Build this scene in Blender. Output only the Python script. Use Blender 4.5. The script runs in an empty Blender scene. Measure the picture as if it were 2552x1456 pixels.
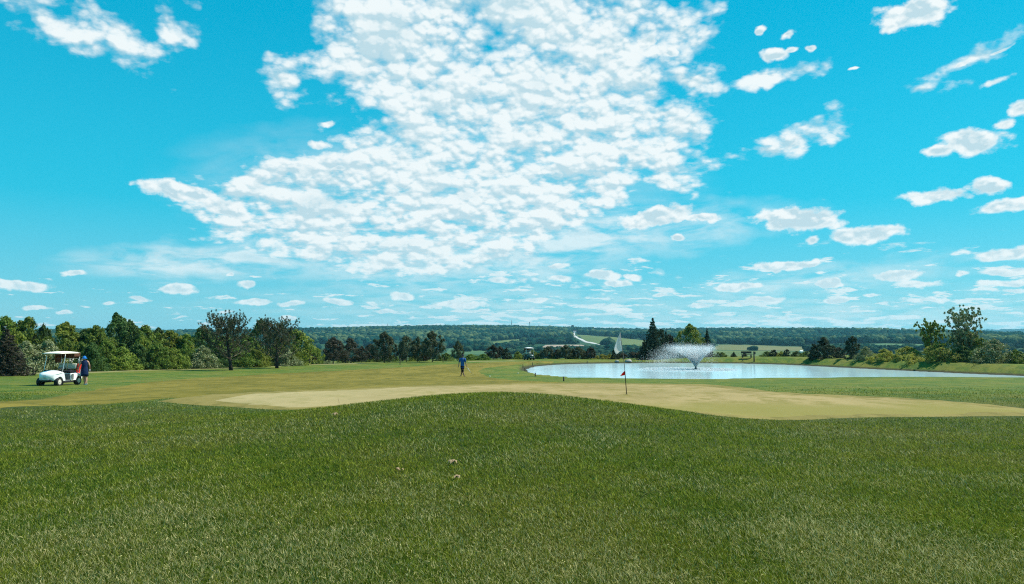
import bpy, bmesh, math, random
import numpy as np
from mathutils import Vector, Matrix
from mathutils.geometry import delaunay_2d_cdt

SC = bpy.context.scene
COL = SC.collection
R = math.radians
rng = np.random.default_rng(7)
random.seed(7)

# ------------------------------------------------------------------ camera
FPX = 1857.0            # focal length in pixels of a 2552 x 1456 copy of the picture
EYE = 1.65
PITCH = math.atan(117 / FPX)
cam_data = bpy.data.cameras.new('camera')
cam_data.sensor_width = 36
cam_data.lens = 36 * FPX / 2552
cam_data.clip_start = 0.1
cam_data.clip_end = 40000
cam = bpy.data.objects.new('camera', cam_data)
cam.location = (0, 0, EYE)
cam.rotation_euler = (math.pi / 2 + PITCH, 0, 0)
COL.objects.link(cam)
SC.camera = cam

# ------------------------------------------------------------------ sun and view
SUN_AZ, SUN_EL = R(72), R(54)      # azimuth from +Y towards +X
sdir = Vector((math.sin(SUN_AZ) * math.cos(SUN_EL), math.cos(SUN_AZ) * math.cos(SUN_EL), math.sin(SUN_EL)))
sl = bpy.data.lights.new('sun', 'SUN')
sl.energy = 5.0
sl.angle = R(0.53)
sl.color = (1.0, 0.94, 0.82)
sun = bpy.data.objects.new('sun', sl)
sun.rotation_euler = (-sdir).to_track_quat('-Z', 'Y').to_euler()
sun.location = (0, 0, 60)
COL.objects.link(sun)
SC.view_settings.view_transform = 'Standard'
SC.view_settings.look = 'None'
SC.view_settings.exposure = 0.5
SC.view_settings.gamma = 1.0
SC.view_settings.use_curve_mapping = False
SC.render.engine = 'CYCLES'
SC.cycles.use_denoising = False
SC.cycles.pixel_filter_type = 'BLACKMAN_HARRIS'
SC.cycles.filter_width = 1.15
SC.cycles.max_bounces = 6
SC.cycles.diffuse_bounces = 3
SC.cycles.glossy_bounces = 3
SC.cycles.transmission_bounces = 4
SC.cycles.transparent_max_bounces = 6
SC.cycles.volume_bounces = 0
SC.cycles.sample_clamp_indirect = 6
SC.render.film_transparent = False


# ------------------------------------------------------------------ node helper
class NT:
    def __init__(self, tree):
        self.t = tree
        self.n = tree.nodes
        self.l = tree.links

    def add(self, kind, **kw):
        nd = self.n.new(kind)
        for k, v in kw.items():
            setattr(nd, k, v)
        return nd

    def put(self, sock, v):
        if isinstance(v, bpy.types.NodeSocket):
            self.l.new(v, sock)
        elif v is not None:
            sock.default_value = v

    def math(self, op, a, b=None, c=None, clamp=False):
        nd = self.add('ShaderNodeMath', operation=op)
        nd.use_clamp = clamp
        self.put(nd.inputs[0], a)
        self.put(nd.inputs[1], b)
        self.put(nd.inputs[2], c)
        return nd.outputs[0]

    def vmath(self, op, a, b=None):
        nd = self.add('ShaderNodeVectorMath', operation=op)
        self.put(nd.inputs[0], a)
        self.put(nd.inputs[1], b)
        return nd.outputs[0]

    def scale(self, a, s):
        nd = self.add('ShaderNodeVectorMath', operation='SCALE')
        self.put(nd.inputs[0], a)
        self.put(nd.inputs[3], s)
        return nd.outputs[0]

    def ramp(self, v, a, b, lo=0.0, hi=1.0, smooth=True):
        nd = self.add('ShaderNodeMapRange', interpolation_type='SMOOTHSTEP' if smooth else 'LINEAR')
        self.put(nd.inputs[0], v)
        nd.inputs[1].default_value = a
        nd.inputs[2].default_value = b
        nd.inputs[3].default_value = lo
        nd.inputs[4].default_value = hi
        return nd.outputs[0]

    def noise(self, vec, scale, detail=3, rough=0.5, dist=0.0):
        nd = self.add('ShaderNodeTexNoise')
        self.put(nd.inputs['Vector'], vec)
        nd.inputs['Scale'].default_value = scale
        nd.inputs['Detail'].default_value = detail
        nd.inputs['Roughness'].default_value = rough
        nd.inputs['Distortion'].default_value = dist
        return nd.outputs['Fac']

    def mix(self, f, a, b):
        nd = self.add('ShaderNodeMix', data_type='RGBA')
        self.put(nd.inputs[0], f)
        self.put(nd.inputs[6], (*a, 1) if isinstance(a, tuple) and len(a) == 3 else a)
        self.put(nd.inputs[7], (*b, 1) if isinstance(b, tuple) and len(b) == 3 else b)
        return nd.outputs[2]

    def xyz(self, x, y, z):
        nd = self.add('ShaderNodeCombineXYZ')
        self.put(nd.inputs[0], x)
        self.put(nd.inputs[1], y)
        self.put(nd.inputs[2], z)
        return nd.outputs[0]


# ------------------------------------------------------------------ pixel <-> world helpers (2552 x 1456 pixels)
def ray(px, py):
    xc, yc = (px - 1276) / FPX, (728 - py) / FPX
    d = Vector((xc, math.cos(PITCH) - yc * math.sin(PITCH), math.sin(PITCH) + yc * math.cos(PITCH)))
    return d


def at(px, py, Y):
    d = ray(px, py)
    s = Y / d.y
    return Vector((d.x * s, Y, EYE + d.z * s))


def azel(px, py):
    d = ray(px, py).normalized()
    return math.atan2(d.x, d.y), math.asin(d.z)


# ------------------------------------------------------------------ world: sky with clouds
W = bpy.data.worlds.new('World')
SC.world = W
W.use_nodes = True
W.cycles.sampling_method = 'MANUAL'
W.cycles.sample_map_resolution = 512
wt = NT(W.node_tree)
wt.n.clear()
tc = wt.add('ShaderNodeTexCoord')
gen = tc.outputs['Generated']
sky = wt.add('ShaderNodeTexSky', sky_type='NISHITA')
sky.sun_disc = False
sky.sun_elevation = SUN_EL
sky.sun_rotation = SUN_AZ
sky.air_density = 1.0
sky.dust_density = 0.6
sky.ozone_density = 1.5
sep = wt.add('ShaderNodeSeparateXYZ')
wt.put(sep.inputs[0], gen)
X, Y_, Z = sep.outputs
SKYS = 0.07
zc = wt.math('MAXIMUM', Z, 0.0)
# clear-sky colour: the physical sky with the cyan grade of the picture
srgb = wt.add('ShaderNodeSeparateColor')
wt.put(srgb.inputs[0], sky.outputs[0])
sr = wt.math('MULTIPLY', srgb.outputs[0], wt.ramp(zc, 0.0, 0.21, 0.50, 0.0))
sg = wt.math('MULTIPLY', srgb.outputs[1], wt.ramp(zc, 0.0, 0.45, 1.10, 1.78))
sb = wt.math('MULTIPLY', srgb.outputs[2], wt.ramp(zc, 0.0, 0.45, 1.22, 1.75))
comb = wt.add('ShaderNodeCombineColor')
wt.put(comb.inputs[0], sr)
wt.put(comb.inputs[1], sg)
wt.put(comb.inputs[2], sb)
grad = wt.mix(wt.ramp(zc, 0.0, 0.17, 0, 1, False), (2.5, 6.9, 8.6), (0.35, 5.9, 8.1))
grad = wt.mix(wt.ramp(zc, 0.12, 0.45, 0, 1), grad, (0.0, 4.1, 6.6))
clear = wt.mix(0.72, comb.outputs[0], grad)
az = wt.math('ARCTAN2', X, Y_)
el = wt.math('ARCSINE', Z)
AE = wt.xyz(az, el, 0.0)
den = wt.math('ADD', zc, 0.13)
P = wt.xyz(wt.math('DIVIDE', X, den), wt.math('DIVIDE', Y_, den), 0.0)


den2 = wt.math('ADD', zc, 0.22)
PF = wt.xyz(wt.math('DIVIDE', X, den2), wt.math('DIVIDE', Y_, den2), 0.0)


def blobs(lst, vec):
    out = None
    for (px, py, rx, ry, rot, w) in lst:
        a, e = azel(px, py)
        mp = wt.add('ShaderNodeMapping', vector_type='TEXTURE')
        wt.put(mp.inputs[0], vec)
        mp.inputs[1].default_value = (a, e, 0)
        mp.inputs[2].default_value = (0, 0, R(rot))
        mp.inputs[3].default_value = (rx / FPX, ry / FPX, 1)
        g = wt.add('ShaderNodeTexGradient', gradient_type='SPHERICAL')
        wt.put(g.inputs[0], mp.outputs[0])
        v = wt.math('MULTIPLY', g.outputs['Fac'], w) if w != 1 else g.outputs['Fac']
        out = v if out is None else wt.math('MAXIMUM', out, v)
    return out


# warp the placement a little so outlines are never ellipses
wn = wt.add('ShaderNodeTexNoise')
wt.put(wn.inputs['Vector'], AE)
wn.inputs['Scale'].default_value = 26
wn.inputs['Detail'].default_value = 4
warp = wt.scale(wt.vmath('SUBTRACT', wn.outputs['Color'], (0.5, 0.5, 0.5)), 0.032)
AEw = wt.vmath('ADD', AE, warp)
# the broken altocumulus field that climbs through the middle
FIELD = [(1150, 40, 480, 195, 0, 1.0), (1530, 60, 330, 130, -8, 1.0), (1000, 130, 330, 200, 0, .9), (1250, 260, 500, 200, -8, 1.02),
         (1480, 260, 300, 230, -20, .95), (1100, 370, 380, 170, 10, .95), (1400, 400, 370, 160, 4, 1.0),
         (1150, 500, 600, 190, 8, 1.35), (850, 520, 420, 165, 0, 1.35), (650, 530, 250, 60, -16, .95), (1000, 600, 450, 115, 0, 1.2),
         (1650, 330, 210, 210, -30, .62), (700, 200, 110, 130, 0, .5), (120, 45, 260, 90, -12, .50), (290, 70, 230, 75, -25, .50),
         (435, 70, 90, 90, -40, .6), (1690, 40, 170, 90, 0, .62), (1600, 110, 100, 45, 0, .62), (1720, 205, 180, 70, 0, .55),
         (1930, 185, 200, 34, 5, .62), (1990, 345, 230, 70, 14, .5), (1680, 430, 230, 90, 10, .5), (2440, 135, 190, 40, 18, .55),
         (2290, 225, 150, 45, 8, .42), (1400, 700, 560, 90, 0, .34), (1100, 640, 520, 85, 0, .55)]
# thin veils
VEIL = [(1400, 590, 560, 85, 6, 1.0), (560, 650, 380, 60, 4, .9), (1000, 640, 420, 120, 0, .8), (1300, 640, 380, 90, 4, .8), (1300, 760, 900, 80, 0, .4),
        (2000, 790, 900, 80, 0, .4), (1720, 580, 330, 60, 8, .6), (1100, 480, 700, 190, 0, .55), (2000, 700, 500, 45, 4, .5)]
# single cumulus: x, y, rx, ry, rot, weight
CUM = [(2275, 32, 118, 48, 2, 1.1), (2545, 268, 50, 34, 0, 1), (2425, 352, 92, 42, -6, 1.05), (2345, 378, 66, 22, 4, .9), (2500, 308, 46, 24, 8, .8),
       (2325, 487, 118, 27, -2, 1), (2468, 463, 58, 32, -8, 1), (2505, 515, 95, 23, 3, 1), (1995, 548, 150, 46, -3, 1.15), (1640, 540, 150, 44, 8, 1.1),
       (1750, 545, 80, 22, -4, .9), (2160, 583, 120, 30, 3, 1.1), (2028, 600, 30, 20, 0, .8), (455, 478, 130, 38, -6, 1.1), (555, 520, 90, 34, -18, 1.05), (1685, 594, 42, 16, 0, .9),
       (1960, 662, 118, 22, 0, 1), (2240, 684, 98, 22, 0, 1), (2500, 635, 84, 22, 4, 1), (2070, 708, 62, 18, 0, 1), (2500, 678, 68, 17, 0, .95),
       (2400, 683, 30, 12, 0, .8), (45, 713, 88, 19, 0, 1.05), (183, 682, 42, 11, 0, .95), (446, 717, 76, 18, 0, 1.05), (350, 746, 38, 11, 0, .9), (270, 756, 32, 9, 0, .9),
       (92, 767, 52, 10, -3, .95), (160, 781, 28, 8, 0, .9), (615, 709, 45, 16, 0, 1), (630, 755, 66, 15, 0, 1), (725, 760, 62, 13, 5, .95), (720, 792, 34, 10, 0, .9),
       (572, 685, 22, 12, 0, .9), (1500, 690, 78, 21, 0, 1), (1400, 690, 62, 17, 0, .9), (1576, 687, 46, 15, 0, .95), (1540, 708, 62, 14, 3, .95), (1385, 660, 60, 15, 4, .8),
       (1000, 738, 62, 20, 0, 1), (840, 752, 62, 14, 0, .9), (1150, 762, 120, 16, 0, .9), (1240, 700, 84, 18, 0, .75), (1345, 748, 92, 13, 0, .85), (1840, 715, 110, 16, 2, .9),
       (1900, 745, 90, 15, 0, .95), (2085, 748, 46, 13, 0, .95), (2290, 706, 84, 15, 0, .8), (2500, 708, 76, 16, 0, .9), (1740, 760, 90, 12, 0, .8), (1545, 776, 60, 12, 0, .85), (2300, 750, 110, 13, 0, .7),
       (1200, 777, 50, 10, 0, .8), (450, 790, 50, 7, 0, .7), (560, 778, 40, 9, 0, .8), (960, 775, 60, 10, 0, .85), (1650, 735, 50, 12, 0, .75), (2170, 735, 40, 9, 0, .7), (2520, 730, 60, 12, 0, .8),
       (1895, 75, 24, 17, 20, .8), (1962, 82, 38, 16, 14, .8), (1930, 138, 52, 26, -8, .95), (2020, 118, 28, 12, 0, .85), (1972, 124, 30, 12, 0, .8), (1612, 105, 58, 30, -6, 1), (1672, 132, 38, 20, 0, .95),
       (1580, 390, 46, 22, -10, .9), (790, 360, 60, 20, 0, .6), (840, 420, 50, 17, 5, .8), (820, 310, 60, 20, 0, .6), (2480, 205, 60, 15, 16, .6), (2395, 160, 55, 11, 18, .8), (2480, 128, 58, 9, 14, .8), (2133, 168, 22, 7, 0, .6)]


def voro(vec, scale, detail, rough=0.55, smooth=0.3):
    v = wt.add('ShaderNodeTexVoronoi', feature='F1')
    wt.put(v.inputs['Vector'], vec)
    v.inputs['Scale'].default_value = scale
    v.inputs['Detail'].default_value = detail
    v.inputs['Roughness'].default_value = rough
    return v.outputs['Distance']


BV = wt.vmath('MULTIPLY', wt.vmath('ADD', AE, wt.scale(warp, 0.35)), (1.0, 1.45, 1.0))
BM, BK = 0.74, 0.72
bill = voro(BV, 34, 1.6)
bill2 = voro(wt.vmath('ADD', BV, (0.002, 0.006, 0.0)), 34, 1.6)
GREY = [(800, 512, 95, 42, 0, 1.0), (960, 100, 110, 75, 20, .9), (1240, -5, 190, 50, 0, 1.0), (1995, 562, 110, 24, 0, .8), (1660, 560, 100, 20, 4, .6), (1350, 215, 80, 45, 0, .5),
        (1160, 480, 60, 30, 0, .5), (2330, 495, 80, 14, 0, .5), (615, 714, 40, 9, 0, .7), (1000, 605, 160, 30, 0, .4), (2240, 40, 60, 20, 0, .4)]
grey = blobs(GREY, AEw)


def density(p, aew):
    nb = wt.noise(p, 5.4, 9, 0.62, 0.1)         # the broken field
    ns = wt.noise(p, 17.0, 6, 0.6, 0.1)
    fld = blobs(FIELD, aew)
    field = wt.math('ADD', wt.math('MULTIPLY', wt.ramp(fld, 0.0, 0.5, -0.75, 0.78, False), 1.0),
                    wt.math('ADD', wt.math('MULTIPLY', wt.math('SUBTRACT', nb, 0.5), 2.9), wt.math('ADD', wt.math('MULTIPLY', wt.math('SUBTRACT', ns, 0.5), 1.2), wt.math('MULTIPLY', wt.math('SUBTRACT', BM, bill), BK))))
    return field, nb, ns


field, nb, ns = density(PF, AEw)
# noise for shading, sampled a little towards the zenith side
P2 = wt.scale(PF, 0.975)
nb2 = wt.noise(P2, 5.4, 9, 0.62, 0.1)
cn = wt.add('ShaderNodeTexNoise')
cvec = wt.vmath('MULTIPLY', AE, (1.0, 1.5, 1.0))
wt.put(cn.inputs['Vector'], cvec)
cn.inputs['Scale'].default_value = 42
cn.inputs['Detail'].default_value = 7
cn.inputs['Roughness'].default_value = 0.6
cfac = cn.outputs['Fac']
AEs = wt.vmath('ADD', AE, wt.scale(wt.vmath('SUBTRACT', wn.outputs['Color'], (0.5, 0.5, 0.5)), 0.016))
cumb = blobs(CUM, AEs)
cumulus = wt.math('ADD', wt.math('SUBTRACT', wt.math('MULTIPLY', cumb, 2.6), 0.62), wt.math('ADD', wt.math('MULTIPLY', wt.math('SUBTRACT', cfac, 0.5), 2.4), wt.math('MULTIPLY', wt.math('SUBTRACT', BM, bill), BK)))
cumulus = wt.math('MULTIPLY', cumulus, wt.ramp(cumb, 0.0, 0.12))
# small fair-weather clouds in rows towards the horizon, all round, and scattered cloud outside the picture
hn = wt.noise(P, 3.4, 7, 0.62, 0.1)
hb = wt.ramp(el, R(0.4), R(6.5), 0.47, 0.585, False)
side = wt.ramp(az, R(-17), R(-5), 0.075, 0.0)
horiz = wt.math('MULTIPLY', wt.math('SUBTRACT', hn, wt.math('ADD', hb, side)), 12.0)
horiz = wt.math('MULTIPLY', horiz, wt.ramp(el, R(4.5), R(8), 1.0, 0.0))
out_n = wt.noise(P, 2.2, 8, 0.58, 0.2)
outm = wt.math('MAXIMUM', wt.ramp(wt.math('ABSOLUTE', az), R(38), R(48)), wt.ramp(el, R(27), R(33)))
outc = wt.math('MULTIPLY', wt.math('MULTIPLY', wt.math('SUBTRACT', out_n, 0.57), 6.0), outm)
veil = wt.math('MULTIPLY', wt.math('MULTIPLY', blobs(VEIL, AEw), wt.ramp(wt.noise(P, 3.0, 6, 0.6, 0.4), 0.3, 0.65)), 1.35)
veil = wt.math('ADD', veil, wt.ramp(el, R(0), R(4), 0.12, 0.0))
a_f = wt.ramp(field, -0.2, 0.72, 0, 0.98)
a_c = wt.math('MULTIPLY', wt.ramp(cumulus, 0.0, 0.75, 0, 1.0), wt.ramp(cumb, 0.0, 0.1))
a_h = wt.ramp(horiz, 0.0, 0.9, 0, 0.88)
a_o = wt.ramp(outc, 0.0, 0.5, 0, 0.95)
alpha = wt.math('MAXIMUM', wt.math('MAXIMUM', a_f, a_c), wt.math('MAXIMUM', a_h, wt.math('MAXIMUM', a_o, wt.math('MINIMUM', veil, 0.75))))
alpha = wt.math('MULTIPLY', alpha, wt.ramp(Z, -0.01, 0.004))
# light: bright tops, blue grey undersides
sh_f = wt.math('MULTIPLY', wt.math('SUBTRACT', nb, nb2), 7.0)
shade = wt.math('ADD', wt.ramp(nb, 0.45, 0.78, 0.0, 0.30), wt.math('MULTIPLY', sh_f, -0.9))
bsh = wt.math('ADD', wt.ramp(bill, 0.45, 1.1, 0.0, 0.62), wt.math('MULTIPLY', wt.math('SUBTRACT', bill2, bill), -2.4))
shade = wt.math('ADD', shade, bsh)
shade = wt.math('MULTIPLY', shade, wt.ramp(wt.math('SUBTRACT', a_f, a_c), 0.0, 0.5, 0.25, 0.85))
cn2 = wt.noise(wt.vmath('ADD', cvec, (0.003, 0.0075, 0.0)), 42, 5, 0.6)
cumsh = wt.math('ADD', wt.ramp(cumulus, 0.6, 2.0, 0, 0.45), wt.math('MULTIPLY', wt.math('SUBTRACT', cn2, cfac), 3.2))
cumsh = wt.math('MULTIPLY', wt.math('ADD', cumsh, wt.math('MULTIPLY', bsh, 0.8)), wt.ramp(cumulus, 0.35, 1.1))
shade = wt.math('ADD', wt.math('MAXIMUM', shade, 0.0), wt.math('MULTIPLY', cumsh, a_c))
shade = wt.math('ADD', shade, wt.math('MULTIPLY', wt.math('MULTIPLY', wt.ramp(grey, 0.0, 1.0), wt.ramp(ns, 0.30, 0.62, 0.25, 1.0)), 0.8), clamp=True)
lit_c = wt.mix(shade, (9.1, 9.8, 9.9), (5.4, 7.4, 8.2))
lit_c = wt.mix(wt.ramp(el, R(1), R(9), 0.45, 0.0), lit_c, (6.6, 8.8, 9.3))
skycol = wt.mix(alpha, clear, lit_c)
bg = wt.add('ShaderNodeBackground')
wt.put(bg.inputs[0], skycol)
bg.inputs[1].default_value = SKYS
wo = wt.add('ShaderNodeOutputWorld')
wt.l.new(bg.outputs[0], wo.inputs[0])


# ------------------------------------------------------------------ materials
def material(name):
    m = bpy.data.materials.new(name)
    m.use_nodes = True
    nt = NT(m.node_tree)
    nt.n.clear()
    out = nt.add('ShaderNodeOutputMaterial')
    return m, nt, out


def principled(nt, out, col, rough=0.6, spec=0.3, metal=0.0, normal=None, sheen=0):
    b = nt.add('ShaderNodeBsdfPrincipled')
    nt.put(b.inputs['Base Color'], (*col, 1) if isinstance(col, tuple) else col)
    nt.put(b.inputs['Roughness'], rough)
    b.inputs['Specular IOR Level'].default_value = spec
    b.inputs['Metallic'].default_value = metal
    if normal is not None:
        nt.l.new(normal, b.inputs['Normal'])
    nt.l.new(b.outputs[0], out.inputs[0])
    return b


def bump(nt, h, strength, dist):
    b = nt.add('ShaderNodeBump')
    b.inputs['Strength'].default_value = strength
    b.inputs['Distance'].default_value = dist
    nt.l.new(h, b.inputs['Height'])
    return b.outputs[0]


LAKE_Z = EYE - 3.4


def cloth_mat(name, col, tr_):
    m, nt, out = material(name)
    d = nt.add('ShaderNodeBsdfDiffuse')
    d.inputs[0].default_value = (*col, 1)
    t = nt.add('ShaderNodeBsdfTranslucent')
    t.inputs[0].default_value = (*col, 1)
    mx = nt.add('ShaderNodeMixShader')
    mx.inputs[0].default_value = tr_
    nt.l.new(d.outputs[0], mx.inputs[1])
    nt.l.new(t.outputs[0], mx.inputs[2])
    nt.l.new(mx.outputs[0], out.inputs[0])
    return m


def simple(name, col, rough=0.6, spec=0.3, metal=0.0, var=0.15, scale=12.0):
    """a plain coat with faint wear, so nothing is perfectly even"""
    m, nt, out = material(name)
    t = nt.add('ShaderNodeTexCoord').outputs['Object']
    n = nt.noise(t, scale, 4, 0.6)
    c = nt.mix(n, tuple(x * (1 - var) for x in col), tuple(min(1, x * (1 + var)) for x in col))
    principled(nt, out, c, nt.ramp(n, 0.3, 0.7, rough * 0.85, min(1, rough * 1.15)), spec, metal)
    return m


def pos(nt):
    return nt.add('ShaderNodeNewGeometry').outputs['Position']


def turf_colour(nt, p, rnd=None):
    """rough grass: dark green, olive and dry straw in drifting patches"""
    big = nt.noise(p, 0.22, 4, 0.55, 0.3)
    mid = nt.noise(p, 0.9, 5, 0.6, 0.2)
    fine = nt.noise(p, 6.0, 4, 0.65)
    c = nt.mix(nt.ramp(mid, 0.42, 0.60), (0.048, 0.120, 0.006), (0.165, 0.198, 0.012))
    c = nt.mix(nt.ramp(big, 0.46, 0.62, 0, 0.7), c, (0.235, 0.200, 0.030))
    c = nt.mix(nt.ramp(fine, 0.50, 0.72, 0, 0.45), c, (0.040, 0.072, 0.013))
    return c, big, mid, fine


def mat_rough():
    m, nt, out = material('rough_turf')
    p = pos(nt)
    c, big, mid, fine = turf_colour(nt, p)
    sp = nt.noise(p, 34.0, 4, 0.7)
    c = nt.mix(nt.ramp(sp, 0.52, 0.70, 0, 0.75), c, (0.20, 0.215, 0.075))
    c = nt.mix(nt.ramp(sp, 0.28, 0.46, 0.6, 0), c, (0.020, 0.040, 0.010))
    # the rough sheet is mixed to a darker green than the mound's blades
    c = nt.mix(0.38, c, (0.028, 0.055, 0.008))
    flat = nt.vmath('MULTIPLY', p, (1.0, 0.45, 1.0))
    fl = nt.noise(flat, 2.3, 5, 0.6)
    c = nt.mix(nt.ramp(fl, 0.45, 0.66, 0, 0.45), c, (0.13, 0.140, 0.022))
    c = nt.mix(nt.ramp(fl, 0.30, 0.48, 0.5, 0), c, (0.035, 0.060, 0.010))
    yy = nt.add('ShaderNodeSeparateXYZ')
    nt.put(yy.inputs[0], p)
    wide = nt.math('SUBTRACT', nt.math('ABSOLUTE', yy.outputs[0]), nt.math('MULTIPLY', yy.outputs[1], 0.88))
    thatch = nt.math('MULTIPLY', nt.ramp(yy.outputs[1], 16.0, 30.0, 0.75, 0.0), nt.ramp(wide, 1.4, 2.2, 1.0, 0.0))
    c = nt.mix(thatch, c, (0.034, 0.042, 0.010))
    # wet dark soil plus painted bank shading where the bank meets the pond
    mud_shade = nt.math('MULTIPLY', nt.ramp(yy.outputs[2], LAKE_Z + 0.06, LAKE_Z + 0.26, 0.9, 0.0), nt.math('MULTIPLY', nt.ramp(yy.outputs[1], 50.0, 52.0), nt.ramp(yy.outputs[0], -5.0, -1.0)))
    c = nt.mix(mud_shade, c, (0.030, 0.026, 0.014))
    h = nt.noise(p, 22.0, 5, 0.7)
    principled(nt, out, c, 0.85, 0.15, normal=bump(nt, h, 0.9, 0.05))
    return m


def mat_mown(name, a, b, dark, olive=None):
    m, nt, out = material(name)
    p = pos(nt)
    fl = nt.vmath('MULTIPLY', p, (1.0, 0.55, 1.0))
    n1 = nt.noise(fl, 0.35, 5, 0.6, 0.4)
    n2 = nt.noise(fl, 1.6, 5, 0.62)
    n3 = nt.noise(p, 26.0, 4, 0.7)
    c = nt.mix(nt.ramp(n1, 0.38, 0.62), a, b)
    c = nt.mix(nt.ramp(n2, 0.48, 0.64, 0, 0.7), c, dark)
    c = nt.mix(nt.ramp(n3, 0.45, 0.75, 0, 0.45), c, dark)
    c = nt.mix(nt.ramp(n3, 0.25, 0.45, 0.25, 0), c, tuple(min(1, x * 1.35) for x in b))
    if olive:
        sx = nt.add('ShaderNodeSeparateXYZ')
        nt.put(sx.inputs[0], p)
        yv = nt.math('ADD', sx.outputs[1], nt.math('MULTIPLY', nt.math('SUBTRACT', n1, 0.5), 9.0))
        k = nt.math('MULTIPLY', nt.ramp(yv, 19.5, 24.0, 0.85, 0.0), nt.ramp(sx.outputs[0], 0.0, 3.5))
        c = nt.mix(k, c, olive)
        c = nt.mix(nt.ramp(sx.outputs[0], -9.0, 2.0, 0.35, 0.0), c, (0.40, 0.34, 0.19))
    principled(nt, out, c, 0.9, 0.1, normal=bump(nt, n3, 0.5, 0.02))
    return m


def mat_leaf(name, cols, trans=0.35, spec=0.15, rough=0.6):
    """leaves: each leaf takes its own tint (attribute rnd), each plant a shift of its own"""
    m, nt, out = material(name)
    at_ = nt.add('ShaderNodeAttribute', attribute_name='rnd').outputs['Fac']
    oi = nt.add('ShaderNodeObjectInfo').outputs['Random']
    t = nt.add('ShaderNodeTexCoord').outputs['Object']
    cl = nt.noise(t, 4.0, 3, 0.6)
    c = nt.mix(nt.ramp(cl, 0.35, 0.65), cols[0], cols[1])
    c = nt.mix(nt.ramp(at_, 0.3, 1.0, 0, 0.7, False), c, cols[2])
    hs = nt.add('ShaderNodeHueSaturation')
    nt.put(hs.inputs['Hue'], nt.ramp(oi, 0, 1, 0.488, 0.512, False))
    nt.put(hs.inputs['Value'], nt.ramp(oi, 0, 1, 0.8, 1.2, False))
    nt.put(hs.inputs['Color'], c)
    c = hs.outputs[0]
    d = nt.add('ShaderNodeBsdfPrincipled')
    nt.put(d.inputs['Base Color'], c)
    d.inputs['Roughness'].default_value = rough
    d.inputs['Specular IOR Level'].default_value = spec
    tr = nt.add('ShaderNodeBsdfTranslucent')
    nt.put(tr.inputs[0], nt.mix(0.5, c, (0.16, 0.22, 0.02)))
    mx = nt.add('ShaderNodeMixShader')
    mx.inputs[0].default_value = trans
    nt.l.new(d.outputs[0], mx.inputs[1])
    nt.l.new(tr.outputs[0], mx.inputs[2])
    nt.l.new(mx.outputs[0], out.inputs[0])
    return m


M = {}
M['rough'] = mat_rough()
M['fairway'] = mat_mown('fairway_turf', (0.128, 0.108, 0.016), (0.190, 0.150, 0.027), (0.070, 0.070, 0.010))
M['apron'] = mat_mown('apron_turf', (0.185, 0.148, 0.044), (0.225, 0.176, 0.056), (0.115, 0.100, 0.022))
M['green'] = mat_mown('putting_turf', (0.240, 0.182, 0.074), (0.310, 0.232, 0.105), (0.165, 0.138, 0.030), olive=(0.200, 0.172, 0.042))
M['strip'] = mat_mown('dry_strip', (0.17, 0.16, 0.065), (0.22, 0.20, 0.09), (0.16, 0.16, 0.06))


def mat_blade():
    m, nt, out = material('grass_blades')
    p = pos(nt)
    at_ = nt.add('ShaderNodeAttribute', attribute_name='rnd').outputs['Fac']
    c, big, mid, fine = turf_colour(nt, p)
    c = nt.mix(nt.ramp(at_, 0.25, 1.0, 0, 1, False), nt.mix(0.68, c, (0.012, 0.034, 0.004)), nt.mix(0.52, c, (0.52, 0.56, 0.075)))
    dry = nt.math('ADD', at_, nt.math('MULTIPLY', nt.math('SUBTRACT', nt.noise(p, 0.55, 4, 0.6, 0.3), 0.5), 1.3))
    # the sparser, bleached turf close to the mound's foot
    yy = nt.add('ShaderNodeSeparateXYZ')
    nt.put(yy.inputs[0], p)
    dry = nt.math('ADD', dry, nt.ramp(yy.outputs[1], 4.2, 9.5, 0.17, 0.0))
    c = nt.mix(nt.ramp(dry, 0.88, 1.0, 0, 0.95, False), c, (0.52, 0.47, 0.22))
    d = nt.add('ShaderNodeBsdfPrincipled')
    nt.put(d.inputs['Base Color'], c)
    d.inputs['Roughness'].default_value = 0.6
    d.inputs['Specular IOR Level'].default_value = 0.03
    tr = nt.add('ShaderNodeBsdfTranslucent')
    nt.put(tr.inputs[0], nt.mix(0.25, c, (0.34, 0.40, 0.02)))
    mx = nt.add('ShaderNodeMixShader')
    mx.inputs[0].default_value = 0.30
    nt.l.new(d.outputs[0], mx.inputs[1])
    nt.l.new(tr.outputs[0], mx.inputs[2])
    nt.l.new(mx.outputs[0], out.inputs[0])
    return m


M['blade'] = mat_blade()
M['leaf_mid'] = mat_leaf('leaf_mid_green', ((0.060, 0.118, 0.014), (0.110, 0.175, 0.022), (0.20, 0.26, 0.05)))
M['leaf_dark'] = mat_leaf('leaf_dark_green', ((0.022, 0.062, 0.014), (0.045, 0.092, 0.018), (0.09, 0.14, 0.035)), 0.25)
M['leaf_light'] = mat_leaf('leaf_light_green', ((0.13, 0.185, 0.020), (0.19, 0.245, 0.028), (0.28, 0.32, 0.07)), 0.4)
M['leaf_pale'] = mat_leaf('leaf_silvery_blossom', ((0.15, 0.195, 0.060), (0.21, 0.245, 0.10), (0.50, 0.50, 0.34)), 0.3)
M['leaf_yellow'] = mat_leaf('leaf_yellow_olive', ((0.28, 0.27, 0.045), (0.34, 0.32, 0.06), (0.45, 0.42, 0.11)), 0.55)
M['needle_dark'] = mat_leaf('needles_dark', ((0.016, 0.034, 0.020), (0.026, 0.046, 0.024), (0.04, 0.06, 0.03)), 0.12)
M['needle_brown'] = mat_leaf('needles_brown', ((0.040, 0.036, 0.027), (0.052, 0.048, 0.032), (0.085, 0.07, 0.05)), 0.15)
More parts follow.
